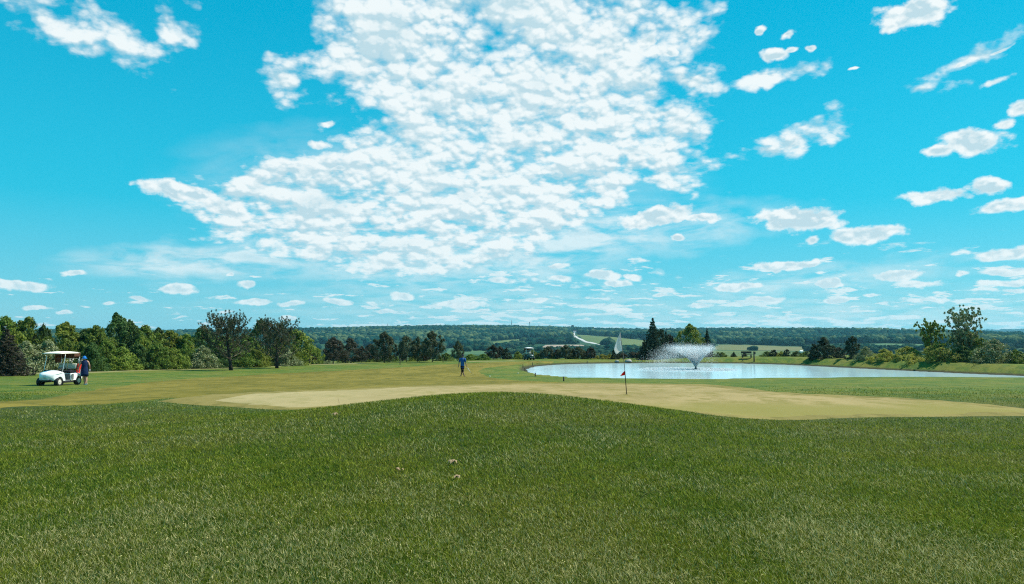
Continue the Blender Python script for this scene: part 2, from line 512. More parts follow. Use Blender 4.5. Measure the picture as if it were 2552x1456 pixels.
M['needle_grey'] = mat_leaf('needles_grey_green', ((0.040, 0.058, 0.030), (0.062, 0.075, 0.036), (0.13, 0.125, 0.08)), 0.2)
M['far_leaf'] = mat_leaf('far_wood_leaves', ((0.003, 0.026, 0.021), (0.006, 0.036, 0.025), (0.11, 0.14, 0.06)), 0.04, 0.0)
M['bark'] = simple('bark', (0.075, 0.058, 0.045), 0.9, 0.1, var=0.4, scale=9)
M['bark_dark'] = simple('bark_dark', (0.035, 0.028, 0.024), 0.9, 0.1, var=0.4, scale=9)
M['bark_pale'] = simple('bark_pale', (0.19, 0.145, 0.115), 0.9, 0.1, var=0.3, scale=9)
M['wood_post'] = simple('weathered_post', (0.07, 0.055, 0.045), 0.85, 0.1, var=0.35, scale=20)
M['white_paint'] = simple('white_paint', (0.80, 0.80, 0.80), 0.32, 0.5, var=0.05)
M['cream'] = simple('cream_roof', (0.80, 0.72, 0.62), 0.45, 0.4, var=0.06)
M['grey_panel'] = simple('grey_panel', (0.12, 0.13, 0.13), 0.6, 0.3, var=0.1)
M['beige'] = simple('beige_vinyl', (0.52, 0.50, 0.40), 0.55, 0.35, var=0.08)
M['brown_cloth'] = simple('brown_cloth', (0.11, 0.052, 0.032), 0.85, 0.15, var=0.15)
M['black'] = simple('black_rubber', (0.016, 0.016, 0.018), 0.7, 0.3, var=0.2)
M['metal'] = simple('pale_metal', (0.62, 0.62, 0.60), 0.35, 0.5, metal=0.6, var=0.1)
M['rim'] = simple('wheel_cover', (0.66, 0.60, 0.52), 0.4, 0.5, metal=0.2, var=0.1)
M['red'] = simple('red_cloth', (0.62, 0.03, 0.022), 0.75, 0.2, var=0.1)
M['flag_white'] = simple('white_cloth', (0.78, 0.80, 0.82), 0.8, 0.15, var=0.04)
M['flag_cloth'] = cloth_mat('thin_white_flag', (0.80, 0.82, 0.84), 0.5)
M['pennant_cloth'] = cloth_mat('thin_red_pennant', (0.85, 0.035, 0.02), 0.5)
M['navy'] = simple('navy_cloth', (0.005, 0.018, 0.070), 0.8, 0.2, var=0.2)
M['royal'] = simple('blue_cloth', (0.012, 0.095, 0.32), 0.75, 0.2, var=0.2)
M['hat_blue'] = simple('bright_blue_cloth', (0.01, 0.16, 0.50), 0.7, 0.2, var=0.15)
M['dark_cloth'] = simple('dark_cloth', (0.010, 0.010, 0.016), 0.8, 0.2, var=0.2)
M['skin'] = simple('skin', (0.50, 0.28, 0.20), 0.55, 0.35, var=0.08)
M['skin_tan'] = simple('tanned_skin', (0.23, 0.115, 0.08), 0.55, 0.35, var=0.08)
M['hair'] = simple('hair', (0.05, 0.03, 0.02), 0.7, 0.3, var=0.2)
M['stone'] = simple('pale_stone', (0.32, 0.29, 0.25), 0.85, 0.2, var=0.25, scale=6)
M['white_house'] = simple('white_siding', (0.72, 0.72, 0.70), 0.7, 0.2, var=0.06)
M['roof_grey'] = simple('grey_shingle', (0.22, 0.22, 0.23), 0.8, 0.2, var=0.15)
M['barn'] = simple('dark_barn', (0.05, 0.045, 0.045), 0.8, 0.2, var=0.15)
M['gravel'] = simple('pale_gravel', (0.46, 0.45, 0.43), 0.9, 0.1, var=0.12, scale=0.05)
M['dry_leaf'] = simple('dry_leaf', (0.30, 0.21, 0.12), 0.8, 0.2, var=0.35, scale=30)
M['steel_far'] = simple('grey_steel', (0.16, 0.17, 0.18), 0.6, 0.3, metal=0.3, var=0.1)
M['green_coat'] = simple('dark_green_coat', (0.01, 0.045, 0.04), 0.4, 0.5, var=0.1)


def mat_water():
    m, nt, out = material('pond_water')
    p = pos(nt)
    v = nt.vmath('MULTIPLY', p, (0.55, 1.6, 1.0))
    n1 = nt.noise(v, 1.1, 4, 0.5, 0.3)
    n2 = nt.noise(v, 0.12, 3, 0.5)
    amp = nt.ramp(n2, 0.35, 0.65, 0.4, 1.0)
    h = nt.math('MULTIPLY', n1, amp)
    principled(nt, out, (0.42, 0.58, 0.64), 0.12, 0.6, normal=bump(nt, h, 0.7, 0.06)).inputs['IOR'].default_value = 1.333
    return m


def mat_drop():
    m, nt, out = material('water_drops')
    b = nt.add('ShaderNodeBsdfPrincipled')
    b.inputs['Base Color'].default_value = (0.97, 0.99, 1, 1)
    b.inputs['Roughness'].default_value = 0.25
    tr = nt.add('ShaderNodeBsdfTranslucent')
    tr.inputs[0].default_value = (0.95, 0.98, 1, 1)
    mx = nt.add('ShaderNodeMixShader')
    mx.inputs[0].default_value = 0.62
    nt.l.new(b.outputs[0], mx.inputs[1])
    nt.l.new(tr.outputs[0], mx.inputs[2])
    nt.l.new(mx.outputs[0], out.inputs[0])
    return m


def mat_far(name, a, b, scale, rows=None):
    m, nt, out = material(name)
    p = pos(nt)
    n = nt.noise(p, scale, 5, 0.6)
    c = nt.mix(nt.ramp(n, 0.35, 0.65), a, b)
    if rows:
        rn = nt.add('ShaderNodeTexWave', wave_type='BANDS', bands_direction='X')
        nt.put(rn.inputs['Vector'], p)
        rn.inputs['Scale'].default_value = rows
        rn.inputs['Distortion'].default_value = 1.2
        c = nt.mix(nt.math('MULTIPLY', rn.outputs['Fac'], 0.3), c, tuple(x * 0.55 for x in a))
    principled(nt, out, c, 0.95, 0.1)
    return m


M['water'] = mat_water()
M['drop'] = mat_drop()
M['far_ground'] = mat_far('far_ground', (0.012, 0.050, 0.028), (0.03, 0.07, 0.03), 0.01)
M['field_green'] = mat_far('field_green', (0.080, 0.120, 0.040), (0.115, 0.145, 0.052), 0.012)
M['field_olive'] = mat_far('field_olive', (0.150, 0.145, 0.066), (0.115, 0.130, 0.05), 0.012)
M['field_plough'] = mat_far('field_ploughed', (0.36, 0.27, 0.215), (0.29, 0.22, 0.17), 0.02, 0.03)
M['field_deep'] = mat_far('field_deep_green', (0.055, 0.115, 0.055), (0.075, 0.135, 0.06), 0.012)


# ------------------------------------------------------------------ object helpers
def mesh_np(name, V, F, mat, parent=None, rnd=None, smooth=False):
    """V (n,3) vertices, F (m,k) faces of equal size"""
    V = np.asarray(V, dtype=np.float32)
    F = np.asarray(F, dtype=np.int32)
    me = bpy.data.meshes.new(name)
    k = F.shape[1]
    me.vertices.add(len(V))
    me.vertices.foreach_set('co', V.ravel())
    me.loops.add(F.size)
    me.loops.foreach_set('vertex_index', F.ravel())
    me.polygons.add(len(F))
    me.polygons.foreach_set('loop_start', np.arange(0, F.size, k, dtype=np.int32))
    me.polygons.foreach_set('loop_total', np.full(len(F), k, dtype=np.int32))
    if smooth:
        me.polygons.foreach_set('use_smooth', np.ones(len(F), dtype=bool))
    me.update(calc_edges=True)
    if rnd is not None:
        a = me.attributes.new('rnd', 'FLOAT', 'FACE')
        a.data.foreach_set('value', np.asarray(rnd, dtype=np.float32))
    if mat is not None:
        me.materials.append(mat)
    return me


def link(name, me, parent=None, loc=None):
    o = bpy.data.objects.new(name, me)
    COL.objects.link(o)
    if parent is not None:
        o.parent = parent
    if loc is not None:
        o.location = loc
    return o


def tag(o, label=None, cat=None, group=None, kind=None):
    if label:
        o['label'] = label
    if cat:
        o['category'] = cat
    if group:
        o['group'] = group
    if kind:
        o['kind'] = kind
    return o


def thing(name, loc, label, cat, group=None, rz=0.0, sc=(1, 1, 1)):
    o = bpy.data.objects.new(name, None)
    COL.objects.link(o)
    o.empty_display_size = 0.2
    o.location = loc
    o.rotation_euler = (0, 0, rz)
    o.scale = sc
    return tag(o, label, cat, group)


def bm_obj(name, bm, mat, parent=None, smooth=False, loc=None):
    me = bpy.data.meshes.new(name)
    bm.normal_update()
    if smooth:
        for f in bm.faces:
            f.smooth = True
    bm.to_mesh(me)
    bm.free()
    me.materials.append(mat)
    return link(name, me, parent, loc)


def bm_box(bm, c, s, rot=None, bev=0.0):
    m = Matrix.Translation(c) @ (rot.to_4x4() if rot else Matrix()) @ Matrix.Diagonal((s[0], s[1], s[2], 1))
    r = bmesh.ops.create_cube(bm, size=1.0, matrix=m)
    if bev:
        es = list({e for v in r['verts'] for e in v.link_edges})
        bmesh.ops.bevel(bm, geom=es, offset=bev, segments=2, affect='EDGES', profile=0.6)


def tube_np(pts, radii, n=6, cap=True):
    """tapered tube as numpy arrays (quads), through pts"""
    pts = [Vector(p) for p in pts]
    V, F = [], []
    up = Vector((0.13, 0.31, 0.94))
    for i, p in enumerate(pts):
        d = (pts[min(i + 1, len(pts) - 1)] - pts[max(i - 1, 0)])
        d = d.normalized() if d.length > 1e-9 else Vector((0, 0, 1))
        a = d.cross(up)
        if a.length < 0.05:
            a = d.cross(Vector((1, 0, 0)))
        a.normalize()
        b = d.cross(a)
        for k in range(n):
            t = 2 * math.pi * k / n
            V.append(p + (a * math.cos(t) + b * math.sin(t)) * radii[i])
    for i in range(len(pts) - 1):
        for k in range(n):
            F.append((i * n + k, i * n + (k + 1) % n, (i + 1) * n + (k + 1) % n, (i + 1) * n + k))
    if cap:
        for base, rev in ((0, True), ((len(pts) - 1) * n, False)):
            V.append(pts[0] if rev else pts[-1])
            c = len(V) - 1
            for k in range(0, n, 2):
                q = (base + k, base + (k + 1) % n, base + (k + 2) % n)
                F.append((c, q[2], q[1], q[0]) if rev else (c, q[0], q[1], q[2]))
    return V, F


class Acc:
    def __init__(self):
        self.V, self.F, self.n = [], [], 0

    def add(self, V, F):
        self.V.append(np.array([tuple(v) for v in V], dtype=np.float32))
        self.F.append(np.array(F, dtype=np.int32) + self.n)
        self.n += len(V)

    def tube(self, pts, radii, n=6):
        if not isinstance(radii, (list, tuple)):
            radii = [radii] * len(pts)
        self.add(*tube_np(pts, radii, n))

    def mesh(self, name, mat, smooth=True):
        return mesh_np(name, np.concatenate(self.V), np.concatenate(self.F), mat, smooth=smooth)


def tube_obj(name, pts, radii, mat, parent=None, n=8, loc=None):
    a = Acc()
    a.tube(pts, radii, n)
    return link(name, a.mesh(name, mat), parent, loc)


# ------------------------------------------------------------------ terrain height


def plane_pt(px, py, z):
    d = ray(px, py)
    s = (z - EYE) / d.z
    return (d.x * s, d.y * s)


LAKE_PX = [(1311, 925), (1314, 920), (1324, 916), (1345, 912.5), (1390, 909), (1440, 907), (1550, 905.5), (1700, 905), (1850, 906), (1960, 909), (2060, 914), (2180, 920),
           (2300, 926), (2430, 932), (2552, 937), (2750, 942), (2760, 947), (2552, 949), (2300, 948.5), (2100, 949.5), (1950, 950.5), (1850, 952), (1750, 954.5), (1600, 954.5), (1500, 953), (1440, 952),
           (1400, 947), (1365, 943), (1335, 938), (1318, 931)]
LAKE = np.array([plane_pt(a, b, LAKE_Z) for a, b in LAKE_PX])


def poly_sd(x, y, poly):
    """signed distance to polygon, positive outside"""
    x = np.asarray(x, float)
    y = np.asarray(y, float)
    d = np.full(x.shape, 1e18)
    ins = np.zeros(x.shape, bool)
    n = len(poly)
    for i in range(n):
        ax, ay = poly[i]
        bx, by = poly[(i + 1) % n]
        ex, ey = bx - ax, by - ay
        t = np.clip(((x - ax) * ex + (y - ay) * ey) / (ex * ex + ey * ey + 1e-12), 0, 1)
        d = np.minimum(d, (x - ax - t * ex) ** 2 + (y - ay - t * ey) ** 2)
        c = (ay > y) != (by > y)
        xi = ax + (y - ay) * ex / (ey if abs(ey) > 1e-12 else 1e-12)
        ins ^= c & (x < xi)
    d = np.sqrt(d)
    return np.where(ins, -d, d)


def sstep(a, b, v):
    t = np.clip((v - a) / (b - a), 0, 1)
    return t * t * (3 - 2 * t)


def wob(x, y, s, seed=0):
    """smooth cheap noise about -1..1"""
    k = seed * 1.7
    return (np.sin(x / s * 1.3 + y / s * 0.7 + k) + np.sin(x / s * -0.8 + y / s * 1.9 + 2.1 + k * 2) + np.sin(x / s * 2.3 - y / s * 1.1 + 4.2 + k)
            + 0.6 * np.sin(x / s * 3.9 + y / s * 3.1 + k * 3)) / 3.2


RX = [-1500, -400, 0, 440, 740, 1000, 1150, 1300, 1450, 1600, 1800, 2000, 2100, 2250, 2370, 2552, 2900, 4000]
RY = [835, 836, 836, 837, 829, 823, 820, 821, 826, 830, 830, 827, 829, 838, 841, 846, 846, 840]


def near_h(x, y):
    dl = np.interp(y, [-60, 0, 8, 18, 26, 40, 62, 85, 105, 130, 170], [1.65, 1.65, 1.66, 1.88, 1.98, 2.5, 3.1, 3.45, 3.6, 3.85, 4.6])
    dr = np.interp(y, [-60, 0, 8, 18, 26, 40, 56, 62, 80, 105, 118, 135, 170], [1.65, 1.65, 1.66, 1.9, 1.98, 2.45, 3.05, 3.1, 3.08, 3.05, 3.1, 3.5, 4.6])
    w = sstep(-26, -6, x)
    d = dl * (1 - w) + dr * w
    z = EYE - d
    # far bank rises to the right
    z = z + 0.62 * sstep(14, 46, x) * sstep(62, 74, y) * (1 - sstep(110, 140, y))
    # the mound in front of the camera
    sy = np.where(y < 15, 5.0, 2.5)
    z = z + 0.74 * np.exp(-((x + 0.5) / np.where(x < -0.5, 3.3, 3.2)) ** 2 * 0.5 - ((y - 15) / sy) ** 2 * 0.5)
    z = z + 0.05 * wob(x, y, 3.1, 1) * sstep(30, 12, y) + 0.05 * wob(x, y, 9.0, 2)
    z = z + 0.22 * sstep(-8, -14, x) * np.exp(-((y - 17) / 4.5) ** 2)
    s = poly_sd(x, y, LAKE) + 0.22 * wob(x, y, 1.1, 3) + 0.1 * wob(x, y, 0.35, 4)
    farside = sstep(70, 84, y + 0.25 * x)
    wdt = 0.5 + 1.3 * farside
    k = sstep(0, 1, s / wdt)
    out = LAKE_Z + 0.02 + (z - LAKE_Z) * k
    bed = LAKE_Z - 0.04 - 0.6 * sstep(0, 4, -s)
    return np.where(s > 0, out, bed)


FAR_R = [100, 140, 170, 210, 300, 400, 600, 900, 1300, 1800, 2500, 3200, 4500, 7000, 9500]


def far_h(x, y):
    r = np.hypot(x, y)
    a = np.arctan2(x, y)
    px = 1276 + FPX * np.tan(np.clip(a, -1.2, 1.2))
    er = (845 - np.interp(px, RX, RY)) / FPX
    front = np.cos(np.clip(a, -1.0, 1.0))
    e_base = np.interp(r, FAR_R, [-.036, -.031, -.040, -.050, -.050, -.038, -.0235, -.0135, -.0045, .004, 0.0, 0.0, -.004, 0, -.01])
    w = sstep(1000, 2500, r)
    tail = 1 - sstep(2500, 3600, r)
    e = np.where(r < 2500, e_base * (1 - w) + er * w, er * tail + (1 - tail) * (-.004))
    # a far blue ridge
    rid = np.interp(px, [-400, 900, 1500, 2200, 2420, 2552, 2800, 4000], [.004, .002, .001, .006, .0092, .0102, .0112, .008])
    e = e + rid * np.exp(-((r - 7200) / 1100) ** 2) * 1.4
    z = EYE + e * r * front
    amp = sstep(350, 1200, r) * (1 - sstep(2200, 2600, r))
    z = z + amp * (5.0 * wob(x, y, 190, 5) + 0.7 * wob(x, y, 70, 6))
    return z


def H(x, y):
    x = np.asarray(x, float)
    y = np.asarray(y, float)
    r = np.hypot(x, y)
    w = sstep(128, 165, r)
    return near_h(x, y) * (1 - w) + far_h(x, y) * w


_S = np.concatenate([np.geomspace(3.0, 200, 5000), np.geomspace(200.5, 9000, 5000)])


def hit(px, py, rmin=0.0):
    """first place where the line of sight through a pixel meets the ground"""
    d = ray(px, py)
    d = d / d.y
    s = _S[_S > rmin]
    gz = H(d.x * s, s) if np.isscalar(px) else None
    below = (EYE + d.z * s) < gz
    i = int(np.argmax(below)) if below.any() else len(s) - 1
    return Vector((d.x * s[i], s[i], float(gz[i])))


def ground(x, y):
    return float(H(np.array([x]), np.array([y]))[0])


# ------------------------------------------------------------------ ground sheets
def grid_mesh(name, xs, ys, mat, polar=False, zoff=0.0):
    """xs, ys : 2-D arrays of positions"""
    nr, nc = xs.shape
    z = H(xs, ys) + zoff
    V = np.stack([xs, ys, z], -1).reshape(-1, 3)
    i = np.arange(nr - 1)[:, None] * nc + np.arange(nc - 1)[None, :]
    F = np.stack([i, i + 1, i + nc + 1, i + nc], -1).reshape(-1, 4)
    return mesh_np(name, V, F, mat, smooth=True)


# course: fan of rows in front of the camera plus a plain apron round it
rows = np.concatenate([[0.5, 1.2, 2.0, 2.6], np.geomspace(3.1, 172, 250)])
tt = np.linspace(-1.35, 1.35, 260)
xs = tt[None, :] * (rows[:, None] + 4)
ys = np.repeat(rows[:, None], len(tt), 1)
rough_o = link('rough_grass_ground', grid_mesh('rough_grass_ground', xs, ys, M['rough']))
tag(rough_o, 'uneven dark green rough turf of the golf course', None, None, 'structure')
# behind and beside the camera
gx, gy = np.meshgrid(np.linspace(-210, 210, 106), np.linspace(-170, 0.5, 60))
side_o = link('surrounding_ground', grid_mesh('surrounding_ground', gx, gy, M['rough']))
tag(side_o, 'rough turf behind the photographer', None, None, 'structure')
rr = np.geomspace(126, 9400, 165)
aa = np.concatenate([np.linspace(-math.pi, -0.9, 60, endpoint=False), np.linspace(-0.9, 0.9, 460, endpoint=False), np.linspace(0.9, math.pi, 61)])
fx = rr[:, None] * np.sin(aa)[None, :]
fy = rr[:, None] * np.cos(aa)[None, :]
fz_name = 'far_hills'
far_me = grid_mesh(fz_name, fx, fy, M['far_ground'], zoff=0.0)
# keep its inner rim well under the course sheets
co = np.empty(len(far_me.vertices) * 3, np.float32)
far_me.vertices.foreach_get('co', co)
co = co.reshape(-1, 3)
rad = np.hypot(co[:, 0], co[:, 1])
inside = (np.abs(co[:, 0]) < 1.34 * (co[:, 1] + 4)) & (co[:, 1] < 168) & (co[:, 1] > 0)
co[:, 2] -= np.where(inside | (rad < 150), 0.6, 0.0) + np.where((co[:, 1] <= 1) & (rad < 220), 0.3, 0)
far_me.vertices.foreach_set('co', co.ravel())
far_me.update()
hills_o = link(fz_name, far_me)
tag(hills_o, 'rolling wooded hills beyond the golf course', None, None, 'structure')


def sheet(name, poly, step, mat, zoff, noise_edge=0.0):
    """a ground sheet with a traced outline, draped on the terrain"""
    P_ = []
    n = len(poly)
    for i in range(n):
        a = np.array(poly[i][:2], float)
        b = np.array(poly[(i + 1) % n][:2], float)
        k = max(1, int(np.linalg.norm(b - a) / step))
        for j in range(k):
            P_.append(a + (b - a) * j / k)
    P_ = np.array(P_)
    if noise_edge:
        P_ = P_ + noise_edge * np.stack([wob(P_[:, 0], P_[:, 1], step * 2.2, 8), wob(P_[:, 0], P_[:, 1], step * 2.0, 9)], -1)
    lo, hi = P_.min(0), P_.max(0)
    gx, gy = np.meshgrid(np.arange(lo[0], hi[0], step), np.arange(lo[1], hi[1], step))
    gx, gy = gx.ravel(), gy.ravel()
    sd = poly_sd(gx, gy, P_)
    k = sd < -step * 0.35
    pts = [Vector(p) for p in P_] + [Vector((a, b)) for a, b in zip(gx[k], gy[k])]
    m = len(P_)
    res = delaunay_2d_cdt(pts, [(i, (i + 1) % m) for i in range(m)], [list(range(m))], 1, 1e-5)
    vs = np.array([tuple(v) for v in res[0]])
    fs = np.array([f for f in res[2] if len(f) == 3])
    rim = np.abs(poly_sd(vs[:, 0], vs[:, 1], P_)) < 1e-3
    z = H(vs[:, 0], vs[:, 1]) + np.where(rim, -0.003, zoff)
    V = np.column_stack([vs, z])
    a = V[fs[:, 0]], V[fs[:, 1]], V[fs[:, 2]]
    nz = (a[1] - a[0])[:, 0] * (a[2] - a[0])[:, 1] - (a[1] - a[0])[:, 1] * (a[2] - a[0])[:, 0]
    fs[nz < 0] = fs[nz < 0][:, ::-1]
    return link(name, mesh_np(name, V, fs, mat, smooth=True)), P_


def trace(pts, rmin=0.0):
    return [tuple(hit(a, b, rmin))[:2] for a, b in pts]


# putting green; the part hidden by the mound is given in metres
g_back = trace([(513, 1002.5), (540, 994), (585, 987), (697, 980), (912, 972), (1004, 967), (1270, 960), (1445, 958), (1674, 961), (1759, 964), (1850, 972), (1914, 979), (2007, 987),
                (2225, 994.6), (2411, 1007), (2552, 1022), (2680, 1030)], 17)
g_front = trace([(2700, 1033), (2552, 1035), (2349, 1037), (2070, 1040.5), (1852, 1043), (1760, 1044)], 16)
g_hidden = [(3.5, 18.6), (1.0, 19.3), (-2.0, 20.0), (-4.8, 20.4)]
g_left = trace([(687, 1020), (656, 1017), (575, 1008.6), (535, 1005)], 17)
GREEN = g_back + g_front + g_hidden + g_left
a_back = trace([(391, 1001), (434, 993), (511, 985), (600, 980), (700, 975.5), (912, 968), (1004, 963), (1270, 956.5), (1445, 955.5), (1674, 957.5), (1775, 959), (1860, 967), (1925, 976), (2020, 983),
                (2235, 991), (2420, 1004), (2552, 1018), (2720, 1028)], 17)
a_front = trace([(2740, 1036), (2552, 1037.5), (2349, 1039), (2070, 1043), (1852, 1045.5), (1760, 1047)], 15.5)
a_hidden = [(3.5, 18.2), (1.0, 18.9), (-2.0, 19.6), (-5.0, 19.9)]
a_left = trace([(692, 1022), (651, 1020), (560, 1013), (485, 1010)], 17)
APRON = a_back + a_front + a_hidden + a_left
FAIR = trace([(-300, 1032), (0, 1020), (128, 1012), (255, 1007), (383, 996), (434, 992), (500, 990)], 15) + trace([(600, 984), (900, 972), (1270, 960), (1440, 957), (1560, 957), (1440, 955), (1400, 953), (1300, 949),
              (1250, 945), (1212, 938), (1195, 928), (1205, 919), (1250, 913), (1300, 910), (1340, 906), (1400, 903), (1330, 900), (1298, 901.5), (1183, 905), (1081, 910), (979, 917), (877, 922),
              (749, 929), (651, 933), (485, 943), (357, 953), (230, 971), (153, 984), (102, 996), (0, 1002), (-300, 1008)], 17)
STRIP = trace([(38, 933), (217, 930), (383, 923.6), (651, 915.4), (800, 909.5), (912, 905.8), (912, 904.4), (800, 908), (651, 913.8), (383, 921.6), (217, 927.4), (38, 930.6)], 30)
STRIP2 = trace([(1165, 901.8), (1250, 901), (1300, 899.8), (1300, 898.6), (1250, 899.6), (1165, 900.2)], 60)

fair_o, _ = sheet('fairway', FAIR, 1.0, M['fairway'], 0.022, 0.25)
tag(fair_o, 'dry olive fairway between the rough and the green', None, None, 'structure')
apron_o, _ = sheet('green_apron', APRON, 0.5, M['apron'], 0.032, 0.06)
tag(apron_o, 'short apron turf round the putting green', None, None, 'structure')
green_o, _ = sheet('putting_green', GREEN, 0.5, M['green'], 0.042, 0.03)
tag(green_o, 'pale sandy putting green round the flagstick', None, None, 'structure')
st_o, _ = sheet('mown_path', STRIP, 1.0, M['strip'], 0.045, 0.1)
tag(st_o, 'pale mown strip along the foot of the hedgerow', None, None, 'structure')
st2_o, _ = sheet('far_fairway', STRIP2, 1.5, M['strip'], 0.06, 0.1)
tag(st2_o, 'pale far fairway beyond the walking golfer', None, None, 'structure')

# pond
lo, hi = LAKE.min(0) - 3, LAKE.max(0) + 3
wx, wy = np.meshgrid(np.linspace(lo[0], hi[0], 40), np.linspace(lo[1], hi[1], 30))
V = np.stack([wx, wy, np.full_like(wx, LAKE_Z)], -1).reshape(-1, 3)
i = np.arange(29)[:, None] * 40 + np.arange(39)[None, :]
pond = link('pond_water', mesh_np('pond_water', V, np.stack([i, i + 1, i + 41, i + 40], -1).reshape(-1, 4), M['water'], smooth=True))
tag(pond, 'still pale blue pond beside the green', None, None, 'structure')


# ------------------------------------------------------------------ grass blades
def blades():
    n = 1330000
    y0, y1 = 3.6, 38.0
    u = rng.random(n)
    y = 1 / (1 / y0 + u * (1 / y1 - 1 / y0))
    x = (rng.random(n) * 2 - 1) * (0.88 * y + 2.2)
    keep = np.ones(n, bool)
    far = y > 14
    sd = np.full(n, 1.0)
    sd[far] = np.minimum(poly_sd(x[far], y[far], np.array(APRON)), poly_sd(x[far], y[far], np.array(FAIR)))
    keep &= sd > rng.random(n) * 0.16 - 0.05
    edge = np.clip(sd / 0.8, 0.65, 1)
    keep &= rng.random(n) > sstep(20, 37, y)
    x, y, edge = x[keep], y[keep], edge[keep]
    n = len(x)
    z = H(x, y) - 0.004
    # tufts: short lawn grass bent every way, some of it lying down
    sc = 0.8 + y / 14
    tuft = 0.75 + 0.5 * (wob(x, y, 0.16, 11) * 0.5 + 0.5)
    h = (0.019 + 0.021 * rng.random(n)) * tuft * (1 + y / 55) * edge
    lean = rng.normal(0, 1, (2, n)) * 0.6 + np.array([[-0.25], [0.05]])
    w = (0.0026 + 0.0022 * rng.random(n)) * sc
    ang = rng.random(n) * math.pi
    dx, dy = np.cos(ang) * w, np.sin(ang) * w * 0.6
    tip = np.stack([x + lean[0] * h, y + lean[1] * h, z + h], -1)
    a = np.stack([x - dx, y - dy, z], -1)
    b = np.stack([x + dx, y + dy, z], -1)
    V = np.stack([a, b, tip], 1).reshape(-1, 3)
    rd = rng.random(n)
    # cut, bleached straws lying on top, thickest where the turf is thin
    m = 80000
    u = rng.random(m)
    y = 1 / (1 / y0 + u * (1 / 16.0 - 1 / y0))
    x = (rng.random(m) * 2 - 1) * (0.88 * y + 2.2)
    thin = 0.30 + 0.45 * wob(x, y, 0.9, 21) + 0.35 * wob(x, y, 0.33, 22) + 0.5 * sstep(9, 5, y)
    k = rng.random(m) < thin
    x, y = x[k], y[k]
    m = len(x)
    z = H(x, y) + 0.010 + 0.020 * rng.random(m)
    L = 0.018 + 0.030 * rng.random(m)
    th = rng.normal(0, 0.9, m)
    dx, dy, dz = np.cos(th) * L, np.sin(th) * L, rng.normal(0.15, 0.45, m) * L
    w = 0.0018 + 0.0016 * rng.random(m)
    a = np.stack([x - np.sin(th) * w, y + np.cos(th) * w, z - w * .6], -1)
    b = np.stack([x + np.sin(th) * w, y - np.cos(th) * w, z + w * .6], -1)
    tip = np.stack([x + dx, y + dy, z + dz], -1)
    V = np.concatenate([V, np.stack([a, b, tip], 1).reshape(-1, 3)])
    rd = np.concatenate([rd, np.where(rng.random(m) < .6, 1.25, .8)])
    n = n + m
    F = np.arange(3 * n).reshape(-1, 3)
    o = link('grass', mesh_np('grass', V, F, M['blade'], rnd=rd))
    tag(o, 'short green and straw grass blades covering the foreground mound', 'grass', None, 'stuff')


blades()


# ------------------------------------------------------------------ foliage meshes
def leaves(cent, rad, per, size, r_, droop=0.0, flat=1.0, narrow=0.6, inner=0.55, out_w=1.0):
    """leaf quads on the shells of many clumps. cent (k,3), rad (k,)"""
    cent = np.asarray(cent, float)
    rad = np.asarray(rad, float)
    k = len(cent)
    idx = np.repeat(np.arange(k), per)
    n = len(idx)
    v = r_.normal(size=(n, 3))
    v /= np.linalg.norm(v, axis=1)[:, None]
    v[:, 2] = np.where((v[:, 2] < -0.3) & (r_.random(n) < 0.5), -v[:, 2], v[:, 2])
    rr_ = rad[idx] * (inner + (1 - inner) * r_.random(n)) * (0.85 + 0.3 * r_.random(n))
    p = cent[idx] + v * rr_[:, None] * np.array([1, 1, flat])
    nrm = v * out_w + r_.normal(size=(n, 3)) * 0.55 + np.array([0, 0, 0.25])
    nrm /= np.linalg.norm(nrm, axis=1)[:, None]
    t = np.cross(nrm, r_.normal(size=(n, 3)))
    t /= np.linalg.norm(t, axis=1)[:, None] + 1e-9
    if droop:
        t[:, 2] -= droop
        t /= np.linalg.norm(t, axis=1)[:, None]
    b = np.cross(nrm, t)
    s = size * (0.6 + 0.8 * r_.random(n))[:, None]
    V = np.stack([p - t * s, p - b * s * narrow, p + t * s, p + b * s * narrow], 1).reshape(-1, 3)
    return V, np.arange(4 * n).reshape(-1, 4), r_.random(n)


def crown_mesh(name, cent, rad, per, size, seed, mat, **kw):
    V, F, rd = leaves(cent, rad, per, size, np.random.default_rng(seed), **kw)
    return mesh_np(name, V, F, mat, rnd=rd)


def trunk_mesh(name, h, r0, seed, mat, limbs=5, spread=1.2, lean=0.0, forks=1):
    a = Acc()
    rs = random.Random(seed)
    for f in range(forks):
        off = Vector((rs.uniform(-.25, .25), rs.uniform(-.2, .2), 0)) if forks > 1 else Vector((0, 0, 0))
        pts, rd = [], []
        x = y = 0.0
        for i in range(7):
            t = i / 6
            pts.append(Vector((x + lean * t * h, y, t * h - 0.25 * (i == 0))) + off * (1 + t))
            rd.append(r0 * (1.25 if i == 0 else 1 - 0.82 * t) / (forks ** 0.4))
            x += rs.uniform(-.04, .04) * h * 0.5
            y += rs.uniform(-.04, .04) * h * 0.5
        a.tube(pts, rd, 6)
        for j in range(limbs):
            t = rs.uniform(0.3, 0.9)
            p = pts[int(t * 6)]
            az_ = rs.uniform(0, 6.28)
            L = spread * (1.1 - t * 0.5) * rs.uniform(0.6, 1.1)
            q = [p, p + Vector((math.cos(az_) * L * .5, math.sin(az_) * L * .5, L * .28)), p + Vector((math.cos(az_) * L, math.sin(az_) * L, L * .8))]
            a.tube(q, [r0 * .35 * (1.1 - t), r0 * .22 * (1.1 - t), r0 * .06], 4)
    return a.mesh(name, mat)


